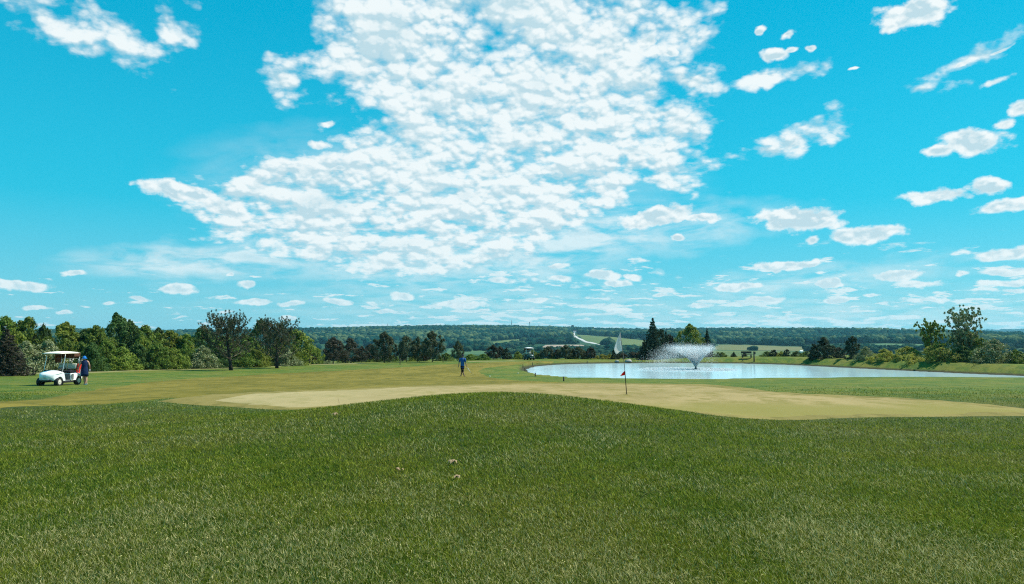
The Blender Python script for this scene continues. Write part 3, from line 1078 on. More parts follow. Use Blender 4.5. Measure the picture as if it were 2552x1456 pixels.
def dome_clumps(r_, n, w, h, z0, squash=0.0, peak=1.0, rmin=0.16, rmax=0.3, core=0.35):
    """clump centres through an uneven egg-shaped crown of half width w and from z0 to h"""
    C_, R_ = [], []
    ph = r_.random(6) * 6.28
    for i in range(n):
        u = r_.random() ** (0.85 if peak >= 0.9 else 1.35)
        az_ = r_.random() * 6.28
        env = math.sin(math.pi * min(1, (u * 0.88 + 0.12)) ** (0.75 * peak)) ** 0.7
        lob = 1 + 0.18 * math.sin(3 * az_ + ph[0]) + 0.16 * math.sin(2 * az_ + ph[1] + u * 4) + 0.12 * math.sin(5 * az_ + ph[2] + u * 7)
        rad_ = w * env * lob * (core + (1 - core) * r_.random() ** 0.4)
        cr = w * (rmin + (rmax - rmin) * r_.random()) * (1.15 - 0.45 * u)
        C_.append((math.cos(az_) * max(0, rad_ - cr * .4), math.sin(az_) * max(0, rad_ - cr * .4), z0 + (h - z0) * u - cr * .5))
        R_.append(cr)
    # a few leaders that break the top outline
    for i in range(max(3, n // 12)):
        az_ = r_.random() * 6.28
        rd = w * 0.45 * r_.random()
        cr = w * rmin * (0.45 + 0.4 * r_.random())
        C_.append((math.cos(az_) * rd, math.sin(az_) * rd, h - cr * 0.5 - rd * .5 + 0.06 * h * (r_.random() - 0.3)))
        R_.append(cr)
    return np.array(C_), np.array(R_)


def rs(seed):
    return np.random.default_rng(seed)


NATIVE = {}
KINDS_ = {}   # kind -> list of (crown mesh, trunk mesh); built for a plant 1 m wide half-width scaled later


def decid(kind, mat, seeds, w=0.56, h=1.0, z0=0.08, n=74, per=80, size=0.026, trunk='bark', **kw):
    lst = []
    for s_ in seeds:
        c, r_ = dome_clumps(rs(s_), n, w, h, z0, **kw)
        cm = crown_mesh('crown', c, r_, per, size, s_, M[mat])
        tm = trunk_mesh('trunk', h * 0.8, 0.022, s_, M[trunk], 6, 0.28)
        lst.append((cm, tm))
    KINDS_[kind] = lst
    NATIVE[kind] = h


decid('mid', 'leaf_mid', [1, 2, 3])
decid('dark', 'leaf_dark', [4, 5, 6])
decid('light', 'leaf_light', [7, 8])
decid('pale', 'leaf_pale', [9, 10], h=0.75, z0=0.0, n=110, per=80, size=0.019, peak=0.8, core=0.2)
decid('bush_mid', 'leaf_mid', [11, 12, 13], h=0.6, z0=0.0, n=110, per=75, peak=0.7, size=0.02, core=0.15, rmin=0.13, rmax=0.24)
decid('bush_dark', 'leaf_dark', [14, 15], h=0.6, z0=0.0, n=110, per=75, peak=0.7, size=0.02, core=0.15, rmin=0.13, rmax=0.24)
decid('bush_light', 'leaf_light', [16, 17], h=0.6, z0=0.0, n=110, per=75, peak=0.7, size=0.02, core=0.15, rmin=0.13, rmax=0.24)
decid('bush_yellow', 'leaf_yellow', [18, 19, 20], h=0.55, z0=0.0, n=130, per=80, size=0.018, peak=0.7, core=0.15, rmin=0.12, rmax=0.22)


def needle_tree(kind, mat, seeds, z0=0.20, n=70, per=120, size=0.034, wtop=0.5, trunk='bark_dark', forks=1, squash=1.0, peak=1.0):
    lst = []
    for s_ in seeds:
        r_ = rs(s_)
        c, rd = dome_clumps(r_, n, 0.56, 1.0, z0, rmin=0.14, rmax=0.30, core=0.2, peak=peak)
        V, F, a = leaves(c, rd, per, size, r_, narrow=0.30, inner=0.3, out_w=0.6)
        lst.append((mesh_np('crown', V, F, M[mat], rnd=a), trunk_mesh('trunk', 0.86, 0.026, s_, M[trunk], 14, 0.36, lean=random.uniform(-.04, .04), forks=forks)))
    KINDS_[kind] = lst


needle_tree('brown', 'needle_brown', [21, 22, 23, 24], peak=0.95)
needle_tree('brown_multi', 'needle_brown', [25, 26], z0=0.12, forks=3)
needle_tree('pine', 'needle_grey', [27, 28, 29, 30], peak=1.25)
needle_tree('pine_dark', 'needle_dark', [31, 32, 33], z0=0.04, n=80, peak=0.8)


def conifer(kind, mat, seeds, layers=17, ragged=0.35, size=0.026, per=26, power=0.9, trunk='bark_dark'):
    lst = []
    for s_ in seeds:
        r_ = rs(s_)
        C_, R_ = [], []
        for L in range(layers):
            u = L / (layers - 1)
            zc_ = 0.03 + 0.93 * u
            w = 0.5 * (1 - u) ** power + 0.02
            nb_ = max(3, int(15 * (1 - u) + 3))
            for b_ in range(nb_):
                a_ = 6.28 * b_ / nb_ + r_.random() * .7
                reach = w * (1 - ragged * r_.random() + 0.18 * math.sin(3 * a_ + s_ + u * 5))
                for q in (0.3, 0.55, 0.8, 1.0):
                    C_.append((math.cos(a_) * reach * q, math.sin(a_) * reach * q, zc_ - 0.05 * q * (1 - u) + 0.012 * r_.normal()))
                    R_.append(0.02 + 0.06 * w * (1.25 - q * .5))
        V, F, a = leaves(np.array(C_), np.array(R_), per, size, r_, droop=0.35, flat=0.6, narrow=0.3, inner=0.2, out_w=0.7)
        lst.append((mesh_np('crown', V, F, M[mat], rnd=a), trunk_mesh('trunk', 0.97, 0.02, s_, M[trunk], 0, 0.2)))
    KINDS_[kind] = lst


conifer('spruce', 'needle_dark', [41, 42])
conifer('spruce_brown', 'needle_brown', [43], ragged=0.2)


def sparse_tree(kind, mat, seeds, h=1.0, w=0.5, size=0.026):
    """upright limbs with separate leaf sprays and sky between them"""
    lst = []
    for s_ in seeds:
        r_ = rs(s_)
        rr2 = random.Random(s_)
        a = Acc()
        tp = [Vector((0.02 * math.sin(i), 0.015 * math.cos(2 * i), i / 8 * 0.97 - 0.02)) for i in range(9)]
        a.tube(tp, [0.02 * (1 - i / 9) + 0.002 for i in range(9)], 6)
        C_, R_ = [], []
        for j in range(30):
            t = 0.12 + 0.82 * j / 30
            p = tp[min(8, int(t * 8))].lerp(tp[min(8, int(t * 8) + 1)], t * 8 - int(t * 8))
            az_ = j * 2.4 + rr2.uniform(-.4, .4)
            env = math.sin(math.pi * min(1, t * 0.86 + 0.1)) ** 0.75
            L = w * env * rr2.uniform(0.65, 1.1)
            q = [p, p + Vector((math.cos(az_) * L * .55, math.sin(az_) * L * .55, L * .35)), p + Vector((math.cos(az_) * L, math.sin(az_) * L, L * 1.0))]
            a.tube(q, [0.007 * (1.2 - t), 0.004, 0.0015], 4)
            for k_ in range(11):
                s2 = 0.30 + 0.70 * k_ / 10
                c = q[0].lerp(q[2], s2) + Vector((rr2.gauss(0, .04), rr2.gauss(0, .04), rr2.gauss(0, .03)))
                C_.append(tuple(c))
                R_.append(rr2.uniform(.02, .055) * (1.2 - 0.5 * t))
        V, F, rd = leaves(np.array(C_), np.array(R_), 52, size, r_, inner=0.1, out_w=.5)
        lst.append((mesh_np('crown', V, F, M[mat], rnd=rd), a.mesh('trunk', M['bark'])))
    KINDS_[kind] = lst


sparse_tree('sparse', 'leaf_pale', [51], size=0.016)
sparse_tree('poplar', 'leaf_light', [52], size=0.022)

NAMES = {'mid': 'leafy_tree', 'dark': 'leafy_tree', 'light': 'leafy_tree', 'pale': 'flowering_shrub', 'bush_mid': 'bush', 'bush_dark': 'bush', 'bush_light': 'bush', 'bush_yellow': 'bush',
         'brown': 'pine_tree', 'brown_multi': 'pine_tree', 'pine': 'pine_tree', 'pine_dark': 'pine_tree', 'spruce': 'spruce_tree', 'spruce_brown': 'spruce_tree', 'sparse': 'leafy_tree', 'poplar': 'poplar_tree'}
CATS = {'leafy_tree': 'tree', 'flowering_shrub': 'shrub', 'bush': 'bush', 'pine_tree': 'pine tree', 'spruce_tree': 'spruce', 'poplar_tree': 'tree'}
_cnt = {}
TOPZ = {}


def plant(kind, px, top, base, wpx, label, group, Y=None, back=0.0, depth=1.0):
    """px, top, base, width in pixels give the plant's size at the spot where its foot meets the ground"""
    if Y is None:
        p = hit(px, base, 30)
        lim = 118 if px > 1270 else 135
        b_ = base
        while p.y > lim and b_ < base + 14:
            b_ += 0.5
            p = hit(px, b_, 30)
        y = p.y + back
    else:
        y = Y
    x = (px - 1276) / FPX * y * 1.0 / (math.cos(PITCH) - (728 - base) / FPX * math.sin(PITCH))
    g = ground(x, y) - 0.05
    tz = at(px, top, y).z
    h = max(0.8, tz - g)
    w = wpx / FPX * y
    k = _cnt.get(kind, 0)
    _cnt[kind] = k + 1
    cm, tm = KINDS_[kind][k % len(KINDS_[kind])]
    nm = NAMES[kind]
    if cm.name not in TOPZ:
        zz_ = np.empty(len(cm.vertices) * 3, np.float32)
        cm.vertices.foreach_get('co', zz_)
        TOPZ[cm.name] = float(np.percentile(zz_[2::3], 99.7))
    root = thing(nm, (x, y, g), label, CATS[nm], group, rz=random.uniform(0, 6.28), sc=(w, w * depth, h / TOPZ[cm.name]))
    link('trunk' if 'bush' not in nm and 'shrub' not in nm else 'stem', tm, root)
    link('crown' if 'bush' not in nm and 'shrub' not in nm else 'foliage', cm, root)
    return root


# ---- left hedgerow, back row then front row
HB = 'trees and bushes of the left hedgerow'
L_BACK = [
    ('mid', 8, 790, 930, 95, 'tall feathery tree behind the dark spruce at the left picture edge', 8),
    ('mid', 66, 791, 928, 85, 'mid green tree with a forked pointed top above the golf cart roof', 6),
    ('light', 30, 820, 930, 70, 'yellow green tree squeezed between the left edge spruce and the forked top tree', 3),
    ('bush_dark', 104, 812, 928, 70, 'dark round tree directly above the right end of the cart roof', 7),
    ('light', 160, 804, 927, 90, 'bright green rounded tree above and left of the woman in the blue hat', 7),
    ('dark', 205, 822, 926, 80, 'low dark tree directly above the woman in the blue hat', 6),
    ('mid', 238, 812, 925, 70, 'narrow green tree leaning on the left side of the tallest dark maple', 4),
    ('dark', 284, 781, 924, 92, 'tallest dark maple of the left hedgerow with a knobbly top', 8),
    ('dark', 322, 799, 923, 70, 'dark shoulder tree on the right side of the tallest maple', 7),
    ('mid', 360, 812, 922, 84, 'round topped green tree midway between the tallest maple and the bare pine', 6),
    ('dark', 392, 818, 922, 60, 'small dark round tree just right of the round topped green tree', 8),
    ('light', 425, 825, 921, 84, 'olive green tree with a smooth top where the blue hill line shows', 7),
    ('mid', 462, 833, 920, 70, 'low olive tree left of the bare pine below the hill line', 6),
    ('dark', 508, 812, 919, 72, 'dark round tree half hidden behind the left side of the big bare pine', 8),
    ('mid', 556, 838, 918, 80, 'green tree seen through the bare pine branches', 8),
    ('dark', 650, 796, 915, 66, 'dark leafy tree close behind the left side of the second pine', 8),
    ('mid', 612, 836, 916, 70, 'green tree filling the gap between the two pines', 8),
    ('light', 735, 822, 912, 84, 'pale green drooping tree at the right end of the hedgerow', 4),
    ('mid', 700, 846, 913, 70, 'green tree behind the trunk of the second pine', 8),
]
for k, px, top, base, w, lab, bk in L_BACK:
    plant(k, px, top, base, w * 1.12, lab, HB, back=bk)
L_FRONT = [
    ('spruce_brown', 12, 822, 937, 118, 'dark brownish spruce cut by the left picture edge', 0),
    ('pale', 62, 852, 931, 92, 'pale silvery shrub right of the left edge spruce', 3),
    ('pale', 118, 850, 930, 90, 'pale silvery shrub directly behind the golf cart', 3),
    ('bush_mid', 160, 846, 929, 80, 'green bush behind the rear of the golf cart', 3),
    ('bush_mid', 200, 852, 928, 70, 'green bush right behind the woman in the blue hat', 4),
    ('bush_dark', 226, 856, 928, 66, 'deep green bush just right of the woman in the blue hat', 1.5),
    ('bush_mid', 262, 848, 926, 82, 'green bush below the left side of the tallest maple', 3),
    ('bush_light', 302, 866, 925, 76, 'low light green bush under the tallest maple', 1),
    ('bush_dark', 342, 856, 924, 74, 'dark bush right of the low light green bush', 3),
    ('bush_light', 352, 838, 924, 60, 'yellow green bush with a bright top under the round topped tree', 5),
    ('bush_mid', 392, 858, 923, 80, 'green bush right of the yellow topped bush', 2),
    ('bush_light', 432, 868, 922, 66, 'low bright bush under the olive smooth topped tree', 1),
    ('bush_mid', 462, 862, 921, 66, 'green bush just left of the white blossom shrub', 2),
    ('pale', 503, 862, 920, 62, 'white blossoming shrub left of the bare pine trunk', 1),
    ('bush_dark', 540, 868, 919, 66, 'dark bush immediately left of the bare pine trunk', 2),
    ('bush_mid', 596, 868, 917, 74, 'green bush immediately right of the bare pine trunk', 2),
    ('bush_light', 640, 862, 916, 66, 'light green bush midway between both pine trunks', 2),
    ('bush_dark', 676, 872, 914, 60, 'dark bush at the foot of the second pine', 2),
    ('pale', 716, 870, 913, 50, 'small pale shrub right of the second pine trunk', 1),
    ('bush_light', 732, 862, 912, 46, 'bright green bush at the right end of the hedgerow', 1),
]
for k, px, top, base, w, lab, bk in L_FRONT:
    plant(k, px, top, base, w * 1.15, lab, HB, back=bk)


# ---- the two big half-bare pines
def bare_pine(px, top, base, wpx, seed, label, leanx):
    p = hit(px, base, 30)
    g = Vector((p.x, p.y, p.z - 0.05))
    h = at(px, top, p.y).z - g.z
    wr = wpx / FPX * p.y * 0.5
    r_ = random.Random(seed)
    nr = rs(seed)
    root = thing('pine_tree', g, label, 'pine tree', 'two large half bare pines')
    tr = Acc()
    tp = []
    for i in range(11):
        t = i / 10
        tp.append(Vector((leanx * t * h + 0.06 * math.sin(3 * t + seed), 0.08 * math.sin(2.2 * t + seed), t * h * 0.93 - (0.2 if i == 0 else 0))))
    tr.tube(tp, [h * (0.032 * (1 - 0.86 * i / 10) + (0.008 if i == 0 else 0)) for i in range(11)], 8)
    link('trunk', tr.mesh('trunk', M['bark_dark']), root)
    tufts_c, tufts_r = [], []
    twig = Acc()
    nl = 40
    for j in range(nl):
        t = 0.22 + 0.76 * (j / nl)
        i0 = min(9, int(t * 10))
        p0 = tp[i0].lerp(tp[i0 + 1], t * 10 - i0)
        a_ = j * 2.39996 + r_.uniform(-.3, .3)
        env = (math.sin(math.pi * (0.14 + 0.80 * t) ** 0.9)) ** 0.65
        L = wr * env * r_.uniform(0.7, 1.08)
        up = 0.45 + 0.55 * t
        dv = Vector((math.cos(a_), math.sin(a_), 0))
        pts = [p0]
        for q in range(1, 6):
            s_ = q / 5
            pts.append(p0 + dv * L * (s_ ** 0.9) + Vector((0, 0, L * up * s_ ** 1.7)) + Vector((r_.gauss(0, .04), r_.gauss(0, .04), r_.gauss(0, .05))) * s_)
        limb = Acc()
        rb = h * 0.010 * (1.25 - t)
        limb.tube(pts, [rb * (1 - 0.8 * q / 5) for q in range(6)], 5)
        link('limb', limb.mesh('limb', M['bark'] if t > 0.35 else M['bark_pale']), root)
        for k_ in range(17):
            s_ = r_.uniform(0.25, 1.0)
            i1 = min(4, int(s_ * 5))
            q0 = pts[i1].lerp(pts[i1 + 1], s_ * 5 - i1)
            d2 = (dv * r_.uniform(0.1, 1.0) + Vector((r_.gauss(0, .6), r_.gauss(0, .6), r_.uniform(0.1, 1.1)))).normalized()
            l2 = r_.uniform(.28, .62) * (0.8 + 0.5 * s_)
            q1 = q0 + d2 * l2
            q2 = q1 + (d2 + Vector((0, 0, .8))).normalized() * l2 * .5
            twig.tube([q0, q1, q2], [0.013, 0.009, 0.005], 3)
            live = 0.35 + 1.4 * (t - 0.3)
            if r_.random() < live:
                for c in (q1, q2, q2 + Vector((r_.gauss(0, .05), r_.gauss(0, .05), 0.12))):
                    tufts_c.append(tuple(c))
                    tufts_r.append(r_.uniform(.07, .13))
            elif r_.random() < 0.5:
                tufts_c.append(tuple(q2))
                tufts_r.append(.06)
    # leading shoots that stand up out of the crown
    for j in range(26):
        a_ = r_.uniform(0, 6.28)
        rd = wr * 0.75 * math.sqrt(r_.random())
        zt = h * (1.0 - 0.24 * (rd / wr) ** 1.4) - r_.uniform(0, .35)
        b = Vector((leanx * h + math.cos(a_) * rd, math.sin(a_) * rd, zt - 0.55))
        e = b + Vector((r_.gauss(0, .06), r_.gauss(0, .06), 0.55))
        twig.tube([b, b.lerp(e, .5), e], [0.014, 0.010, 0.005], 3)
        for s_ in (0.15, .35, .55, .75, .95):
            tufts_c.append(tuple(b.lerp(e, s_)))
            tufts_r.append(.085 * (1.15 - s_ * .6))
    link('twigs', twig.mesh('twigs', M['bark_pale'], smooth=False), root)['kind'] = 'stuff'
    V, F, rd = leaves(np.array(tufts_c), np.array(tufts_r), 19, 0.085, nr, narrow=0.22, inner=0.1, out_w=0.2)
    link('needles', mesh_np('needles', V, F, M['needle_grey'], rnd=rd), root)['kind'] = 'stuff'
    root.scale.z = h / float(np.percentile(np.array(tufts_c)[:, 2], 99.5))


bare_pine(576, 777, 923, 128, 3, 'big half bare pine with an open twiggy crown nearer the golf cart', -0.10)
bare_pine(692, 792, 918, 106, 5, 'slimmer half bare pine right of the bigger open crowned pine', -0.06)

# ---- row of brown pines across the middle distance
MG = 'brown pines along the far edge of the fairway'
for k, px, top, base, w, lab in [
    ('brown', 768, 875, 908.5, 32, 'smallest brown pine next to the small green tree'),
    ('brown', 831, 842, 907, 60, 'leftmost broad reddish brown pine with one straight trunk'),
    ('brown_multi', 872, 844, 904.5, 56, 'broad brown pine with several trunks right of the single trunk one'),
    ('brown', 901, 863, 904, 30, 'short brown pine on the right flank of the many trunked pine'),
    ('brown', 922, 858, 903, 42, 'low brown pine in front of a far white roof'),
    ('pine', 958, 828, 904, 52, 'tall dark pine with a pointed top left of the slim pair'),
    ('brown', 999, 866, 902, 26, 'short dark pine at the foot of the left slim pine'),
    ('pine', 1012, 838, 903, 40, 'left one of two slim pines in the middle of the row'),
    ('pine', 1041, 840, 902, 34, 'right one of two slim pines next to the tallest square crowned pine'),
    ('pine', 1077, 826, 903, 52, 'tallest square crowned pine at the right end of the row'),
    ('brown', 1062, 872, 901.5, 20, 'thin low pine beside the trunk of the square crowned pine'),
    ('pine', 1141, 850, 900, 27, 'lone narrow pine directly behind the walking golfer'),
]:
    plant(k, px, top, base, w * 1.05, lab, MG)
plant('light', 789, 868, 908, 32, 'small bright green tree between two brown pines', None)
for k, px, top, base, w, lab in [
    ('pale', 810, 890, 907, 34, 'low pale bush at the foot of the leftmost broad brown pine'),
    ('bush_light', 853, 888, 904.5, 26, 'pale yellow bush between the two broad brown pines'),
    ('bush_light', 926, 889, 902.5, 28, 'light bush right of the low brown pine'),
    ('bush_mid', 980, 886, 902, 34, 'green bush right of the tall pointed pine'),
    ('bush_light', 1026, 888, 901.5, 26, 'light bush between the two slim pines'),
    ('bush_dark', 745, 882, 909, 40, 'dark bush where the hedgerow ends beside the smallest brown pine'),
    ('bush_mid', 1112, 880, 900.5, 38, 'grey green bush right of the tallest square crowned pine'),
    ('bush_dark', 1096, 886, 901, 22, 'small round dark bush beside the right white stake'),
    ('bush_mid', 1174, 883, 899.5, 44, 'grey green bush right behind the golfer shoulder'),
    ('bush_mid', 1205, 882, 899, 34, 'grey green bush left of the paired small pines'),
    ('bush_dark', 895, 884, 903, 26, 'dark bush behind the short brown pine'),
    ('bush_dark', 948, 882, 902.5, 30, 'dark bush behind the trunk of the tall pointed pine'),
    ('bush_dark', 1052, 880, 901, 26, 'dark bush left of the tallest pine trunk'),
]:
    plant(k, px, top, base, w * 1.1, lab, 'low bushes between the brown pines', back=3)

# ---- trees beyond the pond head
for k, px, top, base, w, lab in [
    ('brown', 1229, 860, 898.5, 30, 'left small dark pine of the pair above the pond tip'),
    ('brown', 1247, 864, 898, 24, 'right small dark pine of the pair above the pond tip'),
    ('pine_dark', 1262, 868, 898, 24, 'small dark conifer just right of the paired pines'),
    ('pine', 1365, 864, 897.5, 30, 'leftmost of the dark pines lined up below the ploughed field'),
    ('brown', 1390, 870, 897.5, 24, 'short brown pine second in line below the ploughed field'),
    ('pine', 1410, 860, 898, 34, 'tallest pine in the line below the ploughed field'),
    ('pine', 1442, 865, 898, 32, 'fourth dark pine in the line below the ploughed field'),
    ('brown', 1472, 866, 898, 28, 'fifth pine at the right end of the line below the ploughed field'),
    ('pine_dark', 1533, 870, 898.5, 22, 'dark conifer directly behind the flagstick'),
    ('brown', 1550, 879, 898, 24, 'brown bush like pine just right of the flagstick'),
    ('brown', 1576, 877, 898, 24, 'brown small pine midway between flagstick and big spruce'),
    ('brown', 1593, 876, 898, 22, 'brown small pine touching the left skirt of the big spruce'),
]:
    plant(k, px, top, base, w * 1.15, lab, 'small pines beyond the head of the pond', back=6)
for k, px, top, base, w, lab in [
    ('bush_light', 1290, 876, 897.5, 26, 'light bush left of the distant golf buggy'),
    ('bush_light', 1328, 872, 897, 24, 'light bush right behind the distant golf buggy'),
    ('bush_mid', 1342, 880, 897, 26, 'green bush right of the distant golf buggy'),
    ('bush_yellow', 1500, 886, 897.5, 34, 'yellowish low bush left of the flagstick across the pond'),
    ('bush_yellow', 1520, 889, 897.5, 22, 'small pale bush close to the flagstick across the pond'),
    ('bush_mid', 1310, 885, 897.5, 22, 'small green bush left of the distant buggy roof'),
    ('bush_mid', 1425, 884, 897, 26, 'grey green bush in front of the tallest lined up pine'),
    ('bush_dark', 1457, 882, 897, 26, 'dark bush between the fourth and fifth lined up pines'),
    ('bush_dark', 1378, 884, 897, 22, 'dark bush beside the leftmost lined up pine'),
]:
    plant(k, px, top, base, w * 1.1, lab, 'low bushes beyond the head of the pond', back=5)
BT = 'big trees behind the fountain'
plant('spruce', 1628, 795, 899, 74, 'big dark spruce with a tall ragged spire left of the fountain', BT, back=3)
plant('spruce', 1606, 846, 899, 44, 'dark half height spruce on the left flank of the big spruce', BT, back=2)
plant('pine_dark', 1650, 822, 899, 44, 'dark dense conifer on the right flank of the big spruce', BT, back=5)
plant('brown', 1668, 834, 899, 40, 'brownish twiggy tree between the big spruce and the green broadleaf', BT, back=8)
plant('light', 1720, 808, 898, 66, 'green round broadleaf tree directly behind the fountain spray', BT, back=8)
plant('spruce', 1763, 820, 898, 36, 'narrow dark spruce right of the green broadleaf tree', BT, back=8)
plant('pine_dark', 1742, 850, 898, 34, 'low dark conifer under the green broadleaf tree', BT, back=9)
plant('bush_dark', 1690, 866, 898, 34, 'dark bush hidden in the left half of the fountain spray', BT, back=9)
plant('bush_mid', 1790, 880, 898, 28, 'green bush right of the fountain spray', BT, back=9)
# ---- right of the fountain
RG = 'small plants along the far bank right of the fountain'
for k, px, top, base, w, lab in [
    ('spruce', 1829, 880, 898, 17, 'tiny pointed conifer nearest to the fountain on the far bank'),
    ('spruce', 1856, 881, 898.5, 15, 'second tiny pointed conifer left of the wooden post'),
    ('bush_mid', 1800, 887, 898, 20, 'low green bush left of the first tiny conifer'),
    ('bush_mid', 1912, 880, 899, 26, 'green bush right of the wooden post'),
    ('pine_dark', 1930, 872, 899, 26, 'dark rounded bush in front of the round white roof'),
    ('bush_yellow', 1948, 884, 899.5, 22, 'small yellowish bush right of the dark rounded bush'),
    ('pine_dark', 1962, 871, 899.5, 18, 'narrow dark conifer left of the white gable'),
    ('bush_dark', 1986, 878, 900, 26, 'dark bush below the white gable'),
    ('bush_mid', 2010, 881, 900, 26, 'green bush left of the two black pines'),
]:
    plant(k, px, top, base, w * 1.15, lab, RG, back=7)
DP = 'dark pines on the right far bank'
plant('pine_dark', 2054, 841, 902, 64, 'left broad black pine on the far bank', DP, back=3)
plant('pine_dark', 2030, 858, 902, 36, 'lower black pine leaning on the left side of the broad one', DP, back=2)
plant('pine_dark', 2126, 839, 903, 42, 'right narrow black pine on the far bank', DP, back=3)
plant('brown', 2090, 866, 902, 36, 'low brown bushy pine between the two black pines', DP, back=5)
RB = 'bushes on the right far bank'
for k, px, top, base, w, lab, bk in [
    ('pale', 2158, 864, 903, 40, 'pale grey green bush right of the narrow black pine', 2),
    ('bush_yellow', 2205, 870, 904, 60, 'leftmost yellow olive bush of the right bank', 2),
    ('bush_yellow', 2262, 864, 904, 74, 'middle yellow olive bush of the right bank', 3),
    ('bush_yellow', 2336, 855, 905, 88, 'largest yellow olive bush in front of the slim poplar', 2),
    ('pale', 2480, 847, 907, 90, 'pale leaved round bush at the right of the tallest tree', 2),
    ('bush_mid', 2532, 872, 908, 60, 'green bush near the right picture edge', 2),
    ('bush_mid', 2580, 868, 909, 70, 'green bush cut by the right picture edge', 3),
    ('bush_dark', 2400, 862, 906, 66, 'dark green bush round the foot of the tallest tree', 3),
    ('bush_mid', 2436, 868, 907, 50, 'mid green bush between the tallest tree and the pale round bush', 3),
]:
    plant(k, px, top, base, w * 1.08, lab, RB, back=bk)
plant('poplar', 2323, 798, 905, 62, 'slim light green poplar rising behind the largest olive bush', 'sparse tall trees on the right bank', back=6)
plant('sparse', 2408, 762, 906, 92, 'tallest open crowned tree on the right with sky showing through', 'sparse tall trees on the right bank', back=5)
plant('mid', 2408, 822, 906, 84, 'leafy lower tree wrapped round the tallest open tree', 'sparse tall trees on the right bank', back=6)


# ------------------------------------------------------------------ far fields, road, woods
FIELD_PX = []


def field(name, pts, mat, step, zoff, label, rmin=300):
    poly = trace(pts, rmin)
    FIELD_PX.append(pts)
    o, P_ = sheet(name, poly, step, M[mat], zoff)
    tag(o, label, None, None, 'structure')
    return np.array(poly)


FIELDS = []
FIELDS.append(field('field', [(1225, 853), (1302, 845), (1376, 843), (1428, 844), (1434, 851), (1399, 850), (1346, 852), (1290, 860), (1225, 861)], 'field_green', 16, 0.4, 'light green strip field on the far hillside left of the road', 500))
FIELDS.append(field('field', [(1436, 834), (1470, 836), (1540, 842), (1610, 849), (1612, 869), (1556, 868), (1528, 860), (1492, 857), (1450, 844)], 'field_green', 14, 0.4, 'green field right of the white road', 500))
FIELDS.append(field('field', [(1300, 871), (1360, 860), (1450, 859.5), (1492, 868), (1440, 873), (1310, 874)], 'field_plough', 12, 0.5, 'bare pinkish ploughed field on the far slope', 400))
FIELDS.append(field('field', [(1790, 858), (1900, 861), (2035, 865), (2040, 876), (1930, 874), (1780, 872)], 'field_olive', 14, 0.4, 'straw coloured field right of the fountain', 400))
FIELDS.append(field('field', [(1770, 873), (1930, 875.5), (2040, 877.5), (2060, 890), (1770, 890)], 'field_green', 12, 0.45, 'green field below the straw coloured one', 300))
FIELDS.append(field('field', [(2180, 856), (2300, 858), (2300, 872), (2180, 872)], 'field_deep', 14, 0.4, 'deep green field above the olive bushes', 400))
FIELDS.append(field('field', [(1120, 868), (1225, 870), (1300, 879), (1225, 884), (1110, 882)], 'field_deep', 12, 0.4, 'green meadow in the valley behind the golfer', 300))
road_c = trace([(1431, 829), (1430, 834), (1436, 841), (1452, 848), (1472, 855), (1500, 860)], 500)
rl = []
for i, p in enumerate(road_c):
    a = np.array(road_c[max(0, i - 1)])
    b = np.array(road_c[min(len(road_c) - 1, i + 1)])
    d = (b - a) / (np.linalg.norm(b - a) + 1e-9)
    n_ = np.array([-d[1], d[0]]) * (3.0)
    rl.append((np.array(p) + n_, np.array(p) - n_))
road_poly = [tuple(a) for a, b in rl] + [tuple(b) for a, b in rl[::-1]]
ro, _ = sheet('road', road_poly, 6, M['gravel'], 1.4)
tag(ro, 'pale gravel road running down the far hillside', None, None, 'structure')
ROADP = np.array(road_poly)
FIELD_PX.append([(1425, 827), (1436, 827), (1442, 841), (1476, 853), (1506, 862), (1496, 864), (1464, 858), (1432, 846), (1424, 836)])


def keeps_view(x, y, h):
    """no tree stands where it would hide the open fields and the road from the course"""
    k = np.ones(len(x), bool)
    z = H(x, y)
    for f_ in (0.35, 0.8, 1.1):
        px = 1276 + FPX * x / y
        py = 845 - FPX * (z + h * f_ - EYE) / y
        for P_ in FIELD_PX:
            k &= poly_sd(px, py, np.array(P_, float)) > 0.4
    return k


def ico(sub):
    bm = bmesh.new()
    bmesh.ops.create_icosphere(bm, subdivisions=sub, radius=1)
    V = np.array([tuple(v.co) for v in bm.verts])
    F = np.array([[v.index for v in f.verts] for f in bm.faces])
    bm.free()
    return V, F


def crowns(name, x, y, r, h, seed, sub, label, tint, mat='far_leaf'):
    V0, F0 = ico(sub)
    V0 = V0 @ np.array(Matrix.Rotation(0.5, 3, (1, .4, 0)))
    r_ = rs(seed)
    n = len(x)
    z = H(x, y)
    j = 1 + r_.normal(size=(n, len(V0))) * (0.13 if sub == 1 else 0.2)
    th = r_.random(n) * 6.28
    c, s = np.cos(th)[:, None], np.sin(th)[:, None]
    vx, vy, vz = V0[None, :, 0] * j, V0[None, :, 1] * j, V0[None, :, 2] * j
    X_ = x[:, None] + (vx * c - vy * s) * r[:, None]
    Y2 = y[:, None] + (vx * s + vy * c) * r[:, None]
    Z_ = z[:, None] + h[:, None] * 0.45 + vz * h[:, None] * 0.6
    V = np.stack([X_, Y2, Z_], -1).reshape(-1, 3)
    F = (F0[None] + (np.arange(n) * len(V0))[:, None, None]).reshape(-1, 3)
    rd = np.clip(np.repeat(tint, len(F0)) + r_.normal(size=len(F)) * 0.06, 0, 1)
    o = link(name, mesh_np(name, V, F, M[mat], rnd=rd, smooth=False))
    tag(o, label, 'wood', None, 'stuff')
    return o


def scatter(n, r0, r1, a0, a1, seed, pw=1.0):
    r_ = rs(seed)
    u = r_.random(n)
    r = r0 * (r1 / r0) ** (u ** pw)
    a = a0 + (a1 - a0) * r_.random(n)
    return r * np.sin(a), r * np.cos(a), r, a


